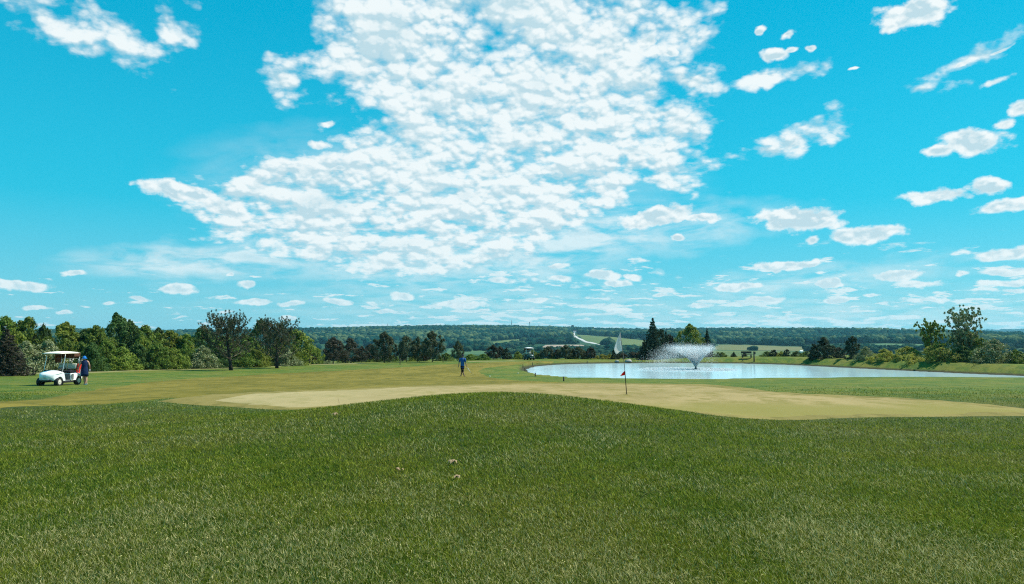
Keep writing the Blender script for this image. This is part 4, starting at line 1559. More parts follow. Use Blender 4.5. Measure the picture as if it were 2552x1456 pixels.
def clear_of_fields(x, y, m=2.0):
    k = np.ones(len(x), bool)
    for P_ in FIELDS + [ROADP]:
        k &= poly_sd(x, y, P_) > m
    return k


# the wooded hillside
x, y, r, a = scatter(33000, 950, 2750, -0.78, 0.78, 61, 0.8)
k = clear_of_fields(x, y, 6)
k &= keeps_view(x, y, 9.5)
patch = wob(x, y, 120, 12) + 0.6 * wob(x, y, 45, 13)
k &= ~((r < 1250) & (patch < -0.35))
x, y, r, patch = x[k], y[k], r[k], patch[k]
tint = np.clip(0.34 + 0.55 * patch + 0.2 * wob(x, y, 260, 17) + rs(62).normal(size=len(x)) * 0.22, 0, 1)
sz = (3.6 + 3.6 * rs(63).random(len(x))) * (0.75 + 0.35 * np.hypot(x, y) / 2000)
crowns('forest', x, y, sz, sz * 1.75, 64, 1, 'dense mixed wood covering the far hills', tint)
# hedges and copses of the valley
x, y, r, a = scatter(5200, 330, 1000, -0.74, 0.74, 65, 1.2)
patch = wob(x, y, 75, 14) + 0.7 * wob(x, y, 30, 15)
k = clear_of_fields(x, y, 3) & (patch > -0.15) & keeps_view(x, y, 4)
x, y, patch = x[k], y[k], patch[k]
tint = np.clip(0.35 + 0.25 * wob(x, y, 40, 16) + rs(66).normal(size=len(x)) * 0.2, 0, 1)
sz = 1.8 + 1.9 * rs(67).random(len(x))
crowns('valley_copse', x, y, sz, sz * 1.15, 68, 2, 'hedges and copses in the valley below the hills', tint)
# a distant blue ridge needs only its own tree line
x, y, r, a = scatter(3500, 6900, 7500, -0.75, 0.75, 71)
sz = 16 + 10 * rs(72).random(len(x))
crowns('ridge_wood', x, y, sz, sz * 0.9, 73, 1, 'trees on the farthest blue ridge', np.full(len(x), 0.3))


def copse_px(lst, name, label, seed):
    """copses beside the fields, traced as centre, half width, distance"""
    xs_, ys_, rr_, hh, tt_ = [], [], [], [], []
    r_ = rs(seed)
    for (px, py, wpx, n, size) in lst:
        p = hit(px, py, 300)
        for i in range(n):
            xs_.append(p.x + (r_.random() - .5) * wpx / FPX * p.y)
            ys_.append(p.y + r_.normal() * 14)
            s_ = size * (0.7 + 0.6 * r_.random())
            rr_.append(s_)
            hh.append(s_ * 1.25)
            tt_.append(0.2 + 0.35 * r_.random())
    crowns(name, np.array(xs_), np.array(ys_), np.array(rr_), np.array(hh), seed, 2, label, np.array(tt_))


copse_px([(1330, 856, 60, 34, 5.5), (1380, 857, 50, 30, 6.5), (1426, 857, 22, 10, 6), (1300, 862, 60, 26, 4.5), (1270, 866, 70, 26, 4.5), (1512, 860, 16, 6, 6), (1340, 877, 120, 40, 3.5), (1460, 877, 100, 40, 3.8),
          (1550, 876, 90, 36, 4.2), (1500, 884, 120, 30, 3), (1390, 884, 130, 30, 2.8), (1260, 880, 90, 26, 3.2), (1195, 874, 100, 30, 4), (2090, 874, 130, 30, 4), (1880, 872, 30, 5, 3), (1985, 862, 20, 4, 5), (1965, 862, 14, 3, 4),
          (2220, 874, 150, 40, 3.5)], 'field_copse', 'dark copses between the far fields', 77)


# ---- masts and buildings on the skyline
def place_far(px, py, rmin=500):
    return hit(px, py, rmin)


def ridge_at(px, r0=2440):
    x_ = (px - 1276) / FPX * r0
    return Vector((x_, r0, ground(x_, r0)))


def mast(px, top, label, bulb=False):
    b = ridge_at(px)
    h = at(px, top, b.y).z - b.z
    root = thing('radio_mast', b, label, 'radio mast', 'masts on the skyline')
    tube_obj('mast_pole', [(0, 0, -1), (0, 0, h * .5), (0, 0, h)], [1.3, 0.9, 0.6], M['steel_far'], root, 4)
    if bulb:
        bm = bmesh.new()
        bm_box(bm, (0, 0, h * .86), (3.6, 3.6, h * .10))
        bm_obj('antenna_platform', bm, M['steel_far'], root)
    else:
        a = Acc()
        for q in (0.62, 0.78):
            a.tube([(-1.8, 0, h * q), (1.8, 0, h * q)], 0.5, 4)
        link('antenna_arm', a.mesh('antenna_arm', M['steel_far']), root)


mast(1275, 797, 'tallest radio mast on the skyline left of the road', False)
mast(1320, 802, 'thick topped mast on the skyline right of the tallest one', True)
mast(1343, 808, 'faint short mast right of the thick topped mast', False)
mast(966, 806, 'single thin mast on the skyline above the brown pines', False)
b = ridge_at(1427)
root = thing('water_tower', b, 'small dark water tower on the skyline above the road', 'water tower')
hh_ = at(1427, 810.5, b.y).z - b.z
tube_obj('tower_shaft', [(0, 0, -1), (0, 0, hh_ * .55)], [2.0, 2.0], M['barn'], root, 10)
tube_obj('tower_tank', [(0, 0, hh_ * .55), (0, 0, hh_ * .6), (0, 0, hh_ * .93), (0, 0, hh_)], [2.6, 4.6, 4.6, 2.8], M['barn'], root, 12)


def house(p, w, d, h, rz, label, cat='house', wall='white_house', roof='roof_grey', name='farmhouse', win=True):
    k_ = p.y / FPX          # w, d, h are given in pixels at the house's distance
    w, d, h = w * k_, d * k_, h * k_
    root = thing(name, (p.x, p.y, p.z - 0.3), label, cat, 'far farm buildings', rz)
    bm = bmesh.new()
    bm_box(bm, (0, 0, h / 2), (w, d, h))
    bm_obj('wall', bm, M[wall], root)
    bm = bmesh.new()
    hw, hd, rh = w * .53, d * .56, d * 0.42
    vs = [bm.verts.new(c) for c in [(-hw, -hd, h), (hw, -hd, h), (hw, hd, h), (-hw, hd, h), (-hw, 0, h + rh), (hw, 0, h + rh)]]
    for f in ((0, 1, 5, 4), (3, 4, 5, 2), (0, 4, 3), (1, 2, 5), (0, 3, 2, 1)):
        bm.faces.new([vs[i] for i in f])
    bm_obj('roof', bm, M[roof], root)
    if win:
        for i in range(3):
            bm = bmesh.new()
            bm_box(bm, (-w * .3 + i * w * .3, -d / 2 - .02, h * .5), (w * .08, .08, h * .25))
            bm_obj('window', bm, M['barn'], root)
    return root


house(place_far(1571, 877), 9, 5, 2.5, 0.5, 'small white house with pale roof right of the white flag', roof='white_house')
house(place_far(1997, 880), 7, 6, 5, 0.2, 'tall white gable above the dark bushes', roof='white_house')
house(place_far(1932, 877), 6, 5, 2.2, -0.3, 'low white building just behind the dark rounded bush', roof='white_house')
house(place_far(1467, 832), 9, 4, 1.5, 0.1, 'long white farm building below the skyline right of the road', roof='white_house')
house(place_far(1433, 830), 9, 5, 3.5, 0.0, 'pale square building at the top of the white road')
house(place_far(920, 862), 7, 4, 2, -0.4, 'house with pale roof behind the low brown pine', roof='white_house')
house(place_far(905, 862), 5, 4, 2, 0.4, 'greyish house left of the pale roofed one')
house(place_far(1513, 859), 12, 8, 7, 0.3, 'dark barn at the lower end of the white road', wall='barn', roof='barn', name='barn', cat='barn', win=False)
house(place_far(2081, 866), 9, 5, 3, 0.3, 'pale house between the two black pines on the bank', roof='white_house')

# ------------------------------------------------------------------ posts, rocks, small course furniture


def post(px, base, top, label, mat='wood_post', r=0.05):
    p = hit(px, base, 30)
    h = max(0.3, at(px, top, p.y).z - p.z)
    root = thing('marker_post', p, label, 'post', 'low wooden posts round the pond')
    lean = random.uniform(-.03, .03)
    tube_obj('post_shaft', [(0, 0, -0.2), (lean * h, 0, h * .96)], [r, r * .95], M[mat], root, 8)
    tube_obj('post_cap', [(lean * h, 0, h * .96), (lean * h, 0, h)], [r * 1.12, r * .8], M[mat], root, 8)


post(1303.5, 917, 908, 'upper one of the two posts left of the pond tip')
post(1308.5, 925.5, 917, 'post right at the left tip of the pond')
post(1327.5, 911, 903, 'post on the far side of the pond tip')
post(1334, 938.5, 930, 'post at the waterline just below the pond tip')
post(1405, 950.5, 943, 'post at the nearest left shore of the pond')
post(1463.5, 906, 899.5, 'lone post on the far shore left of the flagstick')
post(1600, 899.5, 893, 'thin post below the left skirt of the big spruce')
post(1851, 900, 894, 'short stub on the far bank right of the fountain')
post(997, 910, 892.5, 'taller stake on the fairway edge left of the golfer')
post(1104, 904, 891, 'stake on the fairway edge nearer to the golfer')

# nest box post with low bench right of the fountain
p = hit(1879.5, 904, 60)
root = thing('nest_box_post', p, 'tall dark wooden post with a box on the far bank right of the fountain', 'post')
hh_ = at(1879.5, 876, p.y).z - p.z
tube_obj('post_shaft', [(0, 0, -0.2), (0, 0, hh_)], [0.09, 0.09], M['wood_post'], root, 8)
bm = bmesh.new()
bm_box(bm, (0.02, -0.14, hh_ * .86), (.26, .2, .34), bev=.01)
bm_obj('nest_box', bm, M['wood_post'], root)
p = hit(1868, 899.5, 60)
root = thing('bench', Vector((p.x, p.y + 1.2, ground(p.x, p.y + 1.2))), 'low dark bench left of the nest box post', 'bench')
bm = bmesh.new()
bm_box(bm, (0, 0, .45), (1.5, .42, .06), bev=.01)
bm_obj('seat', bm, M['wood_post'], root)
bm = bmesh.new()
bm_box(bm, (0, .2, .75), (1.5, .05, .3), bev=.01)
bm_obj('backrest', bm, M['wood_post'], root)
for sx in (-.6, .6):
    bm = bmesh.new()
    bm_box(bm, (sx, 0, .21), (.08, .38, .42))
    bm_obj('leg', bm, M['wood_post'], root)


def rock(px, base, wpx, label, seed):
    p = hit(px, base, 30)
    w = wpx / FPX * p.y
    bm = bmesh.new()
    bmesh.ops.create_icosphere(bm, subdivisions=3, radius=1)
    r_ = random.Random(seed)
    ph = [r_.uniform(0, 6) for _ in range(4)]
    for v in bm.verts:
        c = v.co
        f = 1 + .12 * math.sin(3 * c.x + ph[0]) + .1 * math.sin(4 * c.y + ph[1]) + .08 * math.sin(6 * c.z + 3 * c.x + ph[2])
        v.co = Vector((c.x * f * w * .5, c.y * f * w * .4, c.z * f * w * .30 + w * .12))
    o = bm_obj('boulder', bm, M['stone'], smooth=True, loc=p)
    tag(o, label, 'boulder', 'boulders on the far shore')


rock(1537.5, 903, 13, 'smaller darker boulder left of the flagstick on the far shore', 1)
rock(1566, 903, 17, 'larger pale boulder right of the flagstick on the far shore', 2)


def ball(px, py, label):
    p = hit(px, py, 20)
    bm = bmesh.new()
    bmesh.ops.create_uvsphere(bm, u_segments=12, v_segments=8, radius=0.045)
    o = bm_obj('golf_ball', bm, M['white_paint'], smooth=True, loc=(p.x, p.y, p.z + .06))
    tag(o, label, 'golf ball', 'white balls on the grass')


ball(1221, 940, 'white ball on the grass just right of the walking golfer')
ball(1291, 932, 'white ball on the rough left of the pond tip')


# dead leaves and turf scraps on the mound
def leaf_scrap(px, py, s, label, seed):
    p = hit(px, py, 3)
    r_ = random.Random(seed)
    root = thing('dead_leaf_clump', Vector((p.x, p.y, p.z + .03)), label, 'dead leaves', 'dead leaf clumps on the mound')
    for i in range(5):
        a_ = r_.uniform(0, 6.28)
        c = Vector((math.cos(a_), math.sin(a_) * .6, 0)) * s * r_.uniform(.1, .7)
        L, w = s * r_.uniform(.5, .8), s * r_.uniform(.2, .35)
        b = r_.uniform(0, 3.14)
        V, F = [], []
        for q in range(5):
            t = q / 4 - .5
            ww = w * (1 - (2 * t) ** 2) * .5 + .002
            zz = s * .35 * (1 - (2 * t) ** 2) * r_.uniform(.5, 1)
            for sgn in (-1, 1):
                lx, ly = t * L, sgn * ww
                V.append((c.x + lx * math.cos(b) - ly * math.sin(b), c.y + lx * math.sin(b) + ly * math.cos(b), zz + .25 * abs(sgn) * ww))
        for q in range(4):
            F.append((2 * q, 2 * q + 1, 2 * q + 3, 2 * q + 2))
        link('leaf', mesh_np('leaf', V, F, M['dry_leaf'], smooth=True), root)


leaf_scrap(1121, 1161, .10, 'largest brown leaf clump on the centre of the mound', 1)
leaf_scrap(992, 1179, .07, 'pale leaf scrap left of the largest clump', 2)
leaf_scrap(1137, 1198, .07, 'dark leaf scrap just below the largest clump', 3)
leaf_scrap(838, 1040, .12, 'pale leaf clump near the left shoulder of the mound', 4)
p = hit(1018, 1183, 3)

# tall stalk at the mound's shoulder
p = hit(846, 1010, 10)
tube_st = tube_obj('grass_stalk', [(0, 0, -.02), (-.02, 0, .12), (-.05, 0, .22)], [.006, .005, .003], M['dry_leaf'], None, 5, loc=p)
tag(tube_st, 'single dry grass stalk standing against the pale green', 'grass stalk')

# ------------------------------------------------------------------ flagstick
fb = hit(1562, 986, 15)
Yf = fb.y
root = thing('flagstick', fb, 'leaning golf flagstick with white flag and small red pennant', 'flagstick')


def rel(px, py, dy=0.0):
    return at(px, py, Yf + dy) - fb


pole_pts = [rel(1562, 987.5), rel(1559.2, 950), rel(1556.5, 915), rel(1552.5, 880), rel(1549.5, 858), rel(1545.5, 832)]
tube_obj('pole', pole_pts, [.012, .012, .0115, .011, .010, .009], M['steel_far'], root, 8)
tube_obj('pole_sleeve', [rel(1562, 987.5), rel(1559.2, 950), rel(1557.4, 926)], [.0145, .0145, .0145], M['black'], root, 8)
bmc = bmesh.new()
bmesh.ops.create_uvsphere(bmc, u_segments=8, v_segments=6, radius=.016)
bm_obj('pole_knob', bmc, M['metal'], root, True, loc=rel(1545.3, 830.8))


def cloth(name, left, right, mat, wave, nf):
    """cloth between a hoist edge (right) and a free edge (left), lists of pixel points from top to bottom"""
    nu, nv = 22, 26
    V, F = [], []

    def samp(lst, t):
        f = t * (len(lst) - 1)
        i_ = min(len(lst) - 2, int(f))
        a_, b_ = lst[i_], lst[i_ + 1]
        return (a_[0] + (b_[0] - a_[0]) * (f - i_), a_[1] + (b_[1] - a_[1]) * (f - i_))
    for i_ in range(nv + 1):
        v = i_ / nv
        l, r_ = samp(left, v), samp(right, v)
        for j in range(nu + 1):
            u = j / nu
            px = l[0] + (r_[0] - l[0]) * u
            py = l[1] + (r_[1] - l[1]) * u
            dep = wave * (1 - u) ** .6 * math.sin(nf * (1 - u) * 3.14 + 2.2 * v) + wave * .3 * (1 - u) * math.sin(9 * v + 3 * u)
            V.append(tuple(rel(px, py, dep)))
    for i_ in range(nv):
        for j in range(nu):
            a_ = i_ * (nu + 1) + j
            F.append((a_, a_ + 1, a_ + nu + 2, a_ + nu + 1))
    o = link(name, mesh_np(name, V, F, M[mat], smooth=True), root)
    sm = o.modifiers.new('t', 'SOLIDIFY')
    sm.thickness = .0015
    return o


cloth('flag', [(1544.5, 832), (1539, 845), (1533, 860), (1530, 872), (1533, 880), (1537, 884), (1541, 879), (1545, 876)], [(1545.5, 832), (1547, 840), (1548, 848), (1549, 855), (1550, 862), (1551, 868), (1551.5, 872), (1552, 874)], 'flag_cloth', .035, 2.2)
cloth('pennant', [(1557.0, 924.5), (1552, 929), (1545, 937.6)], [(1557.2, 924.5), (1558, 930), (1558.6, 935)], 'pennant_cloth', .02, 2)
# the cup in the green
bm = bmesh.new()
bmesh.ops.create_circle(bm, cap_ends=True, radius=.055, segments=20)
o = bm_obj('hole_cup', bm, M['black'], loc=(fb.x, fb.y, fb.z + .056))
tag(o, 'dark hole cup in the green at the foot of the flagstick', 'golf hole')

# ------------------------------------------------------------------ fountain
fp = Vector((*plane_pt(1734, 921, LAKE_Z), LAKE_Z))
root = thing('fountain', fp, 'floating pond fountain throwing a wide V of white spray', 'fountain')
tube_obj('float', [(0, 0, -.12), (0, 0, .05), (0, 0, .09)], [.5, .5, .38], M['black'], root, 20)
tube_obj('nozzle', [(0, 0, .05), (0, 0, .28)], [.13, .09], M['steel_far'], root, 10)


def spray():
    r_ = rs(91)
    n = 92000
    kindd = r_.random(n)
    # three shells of jets: outer cone, middle fan, inner jets
    tilt = np.where(kindd < .86, R(30) + r_.normal(size=n) * R(2.6), np.where(kindd < .88, R(20) + r_.normal(size=n) * R(5), R(9) + r_.normal(size=n) * R(5)))
    v0 = np.where(kindd < .70, 7.75, 6.9) * (1 + r_.normal(size=n) * .035)
    jets = 64
    azm = (r_.integers(0, jets, n) + r_.normal(size=n) * .16) * 2 * math.pi / jets
    T = 2 * v0 * np.cos(tilt) / 9.8
    t = T * r_.random(n) ** 1.7
    hx = v0 * np.sin(tilt) * t * (1 - .16 * t)
    drift = 0.95 * t ** 2.1
    sp = (0.015 + 0.16 * t ** 1.6)[:, None] * r_.normal(size=(n, 3))
    x = hx * np.cos(azm) - drift * (0.9 + .8 * r_.random(n)) + sp[:, 0]
    y = hx * np.sin(azm) + sp[:, 1]
    z = .25 + v0 * np.cos(tilt) * t * .98 - 4.9 * t * t + sp[:, 2] * .5
    k = (z > .02) & ((t < .95 * T) | (r_.random(n) < .35)) & ((t < .58 * T) | (r_.random(n) < .30))
    x, y, z, t = x[k], y[k], z[k], t[k]
    # fine drifting mist to the left
    m = 15000
    mt = r_.random(m)
    mx = -1.0 - 3.4 * mt + r_.normal(size=m) * .5
    my = r_.normal(size=m) * .9
    mz = 2.3 - 1.5 * mt + r_.normal(size=m) * .45
    kk = mz > .05
    x = np.concatenate([x, mx[kk]])
    y = np.concatenate([y, my[kk]])
    z = np.concatenate([z, mz[kk]])
    size = np.concatenate([np.where(t < .5, .019, .0105) * (0.6 + .9 * r_.random(len(t))), .0085 * (0.6 + .8 * r_.random(kk.sum()))])
    T0 = np.array([(1, 1, 1.6), (1, -1, -1), (-1, 1, -1), (-1, -1, 1.6)]) / 1.7
    F0 = np.array([(0, 1, 2), (0, 3, 1), (0, 2, 3), (1, 3, 2)])
    n = len(x)
    V = np.stack([x, y, z], -1)[:, None, :] + T0[None] * size[:, None, None]
    F = (F0[None] + (np.arange(n) * 4)[:, None, None]).reshape(-1, 3)
    o = link('spray', mesh_np('spray', V.reshape(-1, 3), F, M['drop']), root)
    o['kind'] = 'stuff'
    # splash ring
    n = 15000
    a_ = r_.random(n) * 6.28
    rad_ = 3.9 + r_.normal(size=n) * .55
    rad_ = np.where(r_.random(n) < .3, 4.6 * np.sqrt(r_.random(n)), rad_)
    x = rad_ * np.cos(a_) * 1.1 - .9 + r_.normal(size=n) * .1
    y = rad_ * np.sin(a_)
    z = np.abs(r_.normal(size=n)) * .035 + .01
    size = .022 * (.5 + r_.random(n))
    V = np.stack([x, y, z], -1)[:, None, :] + T0[None] * size[:, None, None] * np.array([1.6, 1.6, .7])
    F = (F0[None] + (np.arange(n) * 4)[:, None, None]).reshape(-1, 3)
    o = link('splash_ring', mesh_np('splash_ring', V.reshape(-1, 3), F, M['drop']), root)
    o['kind'] = 'stuff'


spray()


# ------------------------------------------------------------------ golf carts
def prism(poly, ys_, fn=None):
    """side outline (x, z) swept across the given y stations; fn moves a point"""
    bm = bmesh.new()
    rings = []
    for y_ in ys_:
        ring = []
        for (x_, z_) in poly:
            c = (x_, y_, z_)
            if fn:
                c = fn(*c)
            ring.append(bm.verts.new(c))
        rings.append(ring)
    n = len(poly)
    for a_, b_ in zip(rings[:-1], rings[1:]):
        for i_ in range(n):
            bm.faces.new((a_[i_], a_[(i_ + 1) % n], b_[(i_ + 1) % n], b_[i_]))
    bm.faces.new(rings[0][::-1])
    bm.faces.new(rings[-1])
    bmesh.ops.recalc_face_normals(bm, faces=bm.faces)
    return bm


def arc(cx, cz, r, a0, a1, n):
    return [(cx + r * math.cos(R(a0 + (a1 - a0) * i / n)), cz + r * math.sin(R(a0 + (a1 - a0) * i / n))) for i in range(n + 1)]


def lathe(bm, prof, n=28, cap=True):
    """profile (radius, y) turned about the y axis"""
    rings = []
    for (r_, y_) in prof:
        rings.append([bm.verts.new((r_ * math.cos(6.28318 * k / n), y_, r_ * math.sin(6.28318 * k / n))) for k in range(n)])
    for a_, b_ in zip(rings[:-1], rings[1:]):
        for k in range(n):
            bm.faces.new((a_[k], a_[(k + 1) % n], b_[(k + 1) % n], b_[k]))
    if cap:
        bm.faces.new(rings[0])
        bm.faces.new(rings[-1][::-1])
    bmesh.ops.recalc_face_normals(bm, faces=bm.faces)


def golf_cart(loc, rz, label, body='white_paint', detail=True, roof='cream'):
    root = thing('golf_cart', loc, label, 'golf cart', None, rz)
    fa = arc(.80, .23, .275, 0, 180, 12)
    ra = arc(-.78, .23, .275, 0, 180, 12)
    front = [(.42, .27)] + [(.50, .27)] + fa[::-1][1:-1] + [(1.09, .30), (1.17, .38), (1.215, .47), (1.21, .56), (1.16, .65), (1.05, .725), (.86, .785), (.62, .82), (.50, .815), (.46, .76), (.36, .34), (.36, .27)]

    def shp(x_, y_, z_):
        s_ = abs(y_) / .56
        if x_ > .7:
            y_ *= 1 - .30 * ((x_ - .7) / .5) ** 1.6
            x_ -= .17 * s_ ** 3 * (x_ - .7) / .5
        if z_ > .6:
            z_ -= .11 * s_ ** 3 * (z_ - .6) / .2
        return (x_, y_, z_)
    stations = [-.56, -.54, -.48, -.40, -.28, -.14, 0, .14, .28, .40, .48, .54, .56]
    bm = prism(front, stations, shp)
    cowl = bm_obj('front_cowl', bm, M[body], root, True)
    cowl.data.set_sharp_from_angle(angle=R(38))
    rear = [(-.10, .27), (-.10, .34), (-.13, .60), (-.17, .655), (-.30, .67), (-.80, .665), (-1.02, .64), (-1.12, .56), (-1.15, .44), (-1.12, .34), (-1.06, .30)] + ra[::-1][1:-1] + [(-.50, .27)]

    def shr(x_, y_, z_):
        s_ = abs(y_) / .57
        if x_ < -.8:
            y_ *= 1 - .12 * ((-x_ - .8) / .35) ** 1.5
        if z_ > .5:
            z_ -= .07 * s_ ** 4
            y_ *= 1 - .03 * (z_ - .5) / .2
        return (x_, y_, z_)
    bm = prism(rear, [v * 1.02 for v in stations], shr)
    rb_ = bm_obj('rear_body', bm, M[body], root, True)
    rb_.data.set_sharp_from_angle(angle=R(38))
    bm = bmesh.new()
    bm_box(bm, (.13, 0, .265), (.56, 1.06, .07), bev=.015)
    bm_obj('floor_pan', bm, M['grey_panel'], root)
    bm = bmesh.new()
    for sgn in (-1, 1):
        bm_box(bm, (.13, sgn * .555, .205), (.86, .05, .085), bev=.015)
    bm_obj('rocker_panel', bm, M['black'], root)
    bm = bmesh.new()
    bm_box(bm, (-.118 + .012, 0, .45), (.03, 1.0, .30), bev=.01)
    bm_obj('seat_riser', bm, M['grey_panel'], root)
    # grey side panel under the driver
    for sgn in (-1, 1):
        bm = bmesh.new()
        bm_box(bm, (-.20, sgn * .584, .46), (.16, .014, .30), bev=.004)
        bm_obj('side_panel', bm, M['grey_panel'], root)
    bm = bmesh.new()
    bm_box(bm, (0, 0, .30), (1.95, .62, .10), bev=.02)
    bm_obj('chassis', bm, M['black'], root)
    bm = bmesh.new()
    bm_box(bm, (1.13, 0, .30), (.10, .70, .10), bev=.03)
    bm_obj('front_bumper', bm, M['black'], root)
    bm = bmesh.new()
    bm_box(bm, (1.19, 0, .352), (.035, .42, .028), bev=.008)
    bm_obj('bumper_trim', bm, M['metal'], root)
    bm = bmesh.new()
    bm_box(bm, (1.205, 0, .565), (.03, .17, .028), bev=.008)
    bm_obj('hood_slot', bm, M['black'], root)
    bm = bmesh.new()
    bm_box(bm, (1.214, 0, .455), (.03, .15, .028), bev=.008)
    bm_obj('hood_slot', bm, M['black'], root)
    # wheels
    proto = None
    for wx_, wy_ in ((.80, .47), (.80, -.47), (-.78, .47), (-.78, -.47)):
        tyre_bm = bmesh.new()
        s = 1 if wy_ > 0 else -1
        lathe(tyre_bm, [(.13, -.10), (.195, -.105), (.225, -.085), (.232, -.03), (.232, .03), (.225, .085), (.195, .105), (.14, .10), (.14, .0), (.14, -.10)], cap=False)
        wroot = bm_obj('wheel', tyre_bm, M['black'], root, True, loc=(wx_, wy_, .228))
        rb = bmesh.new()
        lathe(rb, [(.138, s * .02), (.138, s * .090), (.118, s * .100), (.09, s * .084), (.05, s * .10), (.02, s * .112)])
        bm_obj('rim', rb, M['rim'], wroot, True)
    # seats
    bm = bmesh.new()
    bm_box(bm, (-.36, 0, .715), (.52, 1.0, .12), bev=.045)
    bm_obj('seat_cushion', bm, M['dark_cloth'], root, True)
    for sgn in (-1, 1):
        bm = bmesh.new()
        bm_box(bm, (-.62, sgn * .26, 1.00), (.09, .47, .30), Matrix.Rotation(R(-12), 3, 'Y'), bev=.04)
        bm_obj('backrest', bm, M['beige'], root, True)
    a_ = Acc()
    for sgn in (-1, 1):
        a_.tube([(-.50, sgn * .50, .72), (-.36, sgn * .52, .86), (-.60, sgn * .52, .90), (-.70, sgn * .50, .84)], .014, 6)
    link('hip_rail', a_.mesh('hip_rail', M['black']), root)
    # dash, steering
    bm = bmesh.new()
    bm_box(bm, (.47, 0, .80), (.18, 1.0, .09), bev=.03)
    bm_obj('dashboard', bm, M['black'], root, True)
    tube_obj('steering_column', [(.48, .26, .60), (.22, .26, .96)], [.022, .018], M['black'], root, 8)
    a_ = Acc()
    ring = []
    cc = Vector((.21, .26, .97))
    ax1, ax2 = Vector((0, 1, 0)), Vector((.62, 0, .78))
    for k in range(21):
        t = 6.28318 * k / 20
        ring.append(cc + (ax1 * math.cos(t) + ax2 * math.sin(t)) * .175)
    a_.tube(ring, .015, 6)
    a_.tube([cc - ax1 * .17, cc + ax1 * .17], .012, 6)
    a_.tube([cc, cc - ax2 * .17], .012, 6)
    link('steering_wheel', a_.mesh('steering_wheel', M['black']), root)
    # roof with rolled edge
    bm = bmesh.new()
    nx_, ny_ = 14, 10
    grid = [[None] * (ny_ + 1) for _ in range(nx_ + 1)]
    for i_ in range(nx_ + 1):
        for j_ in range(ny_ + 1):
            u = i_ / nx_ * 2 - 1
            v = j_ / ny_ * 2 - 1
            e = max(abs(u), abs(v))
            xx = -.10 + u * .84 * (1 - .05 * abs(v) ** 3)
            yy = v * .56 * (1 - .06 * abs(u) ** 3)
            zz = 1.735 + .075 * (1 - abs(u) ** 2.4) * (1 - abs(v) ** 2.4) - (.03 if e > .99 else 0)
            grid[i_][j_] = bm.verts.new((xx, yy, zz))
    for i_ in range(nx_):
        for j_ in range(ny_):
            bm.faces.new((grid[i_][j_], grid[i_ + 1][j_], grid[i_ + 1][j_ + 1], grid[i_][j_ + 1]))
    ro_ = bm_obj('roof', bm, M[roof], root, True)
    sm = ro_.modifiers.new('t', 'SOLIDIFY')
    sm.thickness = .03
    # struts
    for sgn in (-1, 1):
        tube_obj('front_strut', [(.55, sgn * .50, .76), (.50, sgn * .51, .90), (.36, sgn * .50, 1.5), (.32, sgn * .49, 1.73)], [.018] * 4, M['metal'], root, 8)
        tube_obj('rear_strut', [(-.80, sgn * .50, .66), (-.84, sgn * .51, 1.2), (-.84, sgn * .50, 1.73)], [.018] * 3, M['metal'], root, 8)
    tube_obj('crossbar', [(-.84, -.50, 1.40), (-.84, .50, 1.40)], [.014, .014], M['metal'], root, 6)
    # rolled rear curtain in brown cloth: valance and side drops
    bm = bmesh.new()
    bm_box(bm, (-.87, 0, 1.575), (.035, 1.04, .30), bev=.01)
    bm_box(bm, (-.60, .53, 1.62), (.50, .02, .20), bev=.006)
    bm_box(bm, (-.60, -.53, 1.45), (.50, .02, .54), bev=.006)
    bm_obj('rear_curtain', bm, M['brown_cloth'], root)
    return root


cp = hit(132, 961, 25)
cart_loc = Vector((cp.x, cp.y + .55, 0))
cart_loc.z = ground(cart_loc.x, cart_loc.y) - .012
cart_rz = math.atan2(-math.cos(R(3)), -math.sin(R(3)))
cart = golf_cart(cart_loc, cart_rz, 'white golf cart with cream roof parked on the left of the fairway')
cm_ = Matrix.Translation(cart_loc) @ Matrix.Rotation(cart_rz, 4, 'Z')


def golf_bag(local, mat, label, tilt):
    o = thing('golf_bag', cm_ @ Vector(local), label, 'golf bag', 'golf bags strapped to the cart', cart_rz)
    rot = Matrix.Rotation(R(tilt), 3, 'Y')
    pts = [rot @ Vector((0, 0, z_)) for z_ in (0, .04, .4, .68, .73)]
    tube_obj('bag_tube', pts, [.085, .10, .09, .105, .10], M[mat], o, 14)
    tube_obj('pocket', [rot @ Vector((-.11, 0, .12)), rot @ Vector((-.12, 0, .42))], [.07, .06], M[mat], o, 8)
    for k in range(6):
        a_ = k * 1.05
        b_ = rot @ Vector((math.cos(a_) * .07, math.sin(a_) * .07, .71))
        e_ = b_ + rot @ Vector((math.cos(a_) * .03, math.sin(a_) * .03, .22 + .05 * (k % 3)))
        c_ = tube_obj('club_shaft', [b_, e_], [.006, .006], M['metal'], o, 5)
        bmh = bmesh.new()
        bm_box(bmh, e_ + Vector((.02, 0, .02)), (.09, .05, .05), bev=.015)
        bm_obj('club_head', bmh, M['black' if k % 2 else 'metal'], o)


golf_bag((-1.08, .26, .36), 'red', 'red golf bag on the rear of the golf cart nearer the woman', -12)
golf_bag((-1.08, -.24, .40), 'dark_cloth', 'black golf bag on the rear of the golf cart farther from the woman', -12)

# distant buggy
dp = hit(1318.5, 897, 60)
golf_cart(Vector((dp.x, dp.y, dp.z)), R(-75), 'tiny distant dark golf buggy with white roof beyond the pond tip', body='green_coat', roof='white_paint')


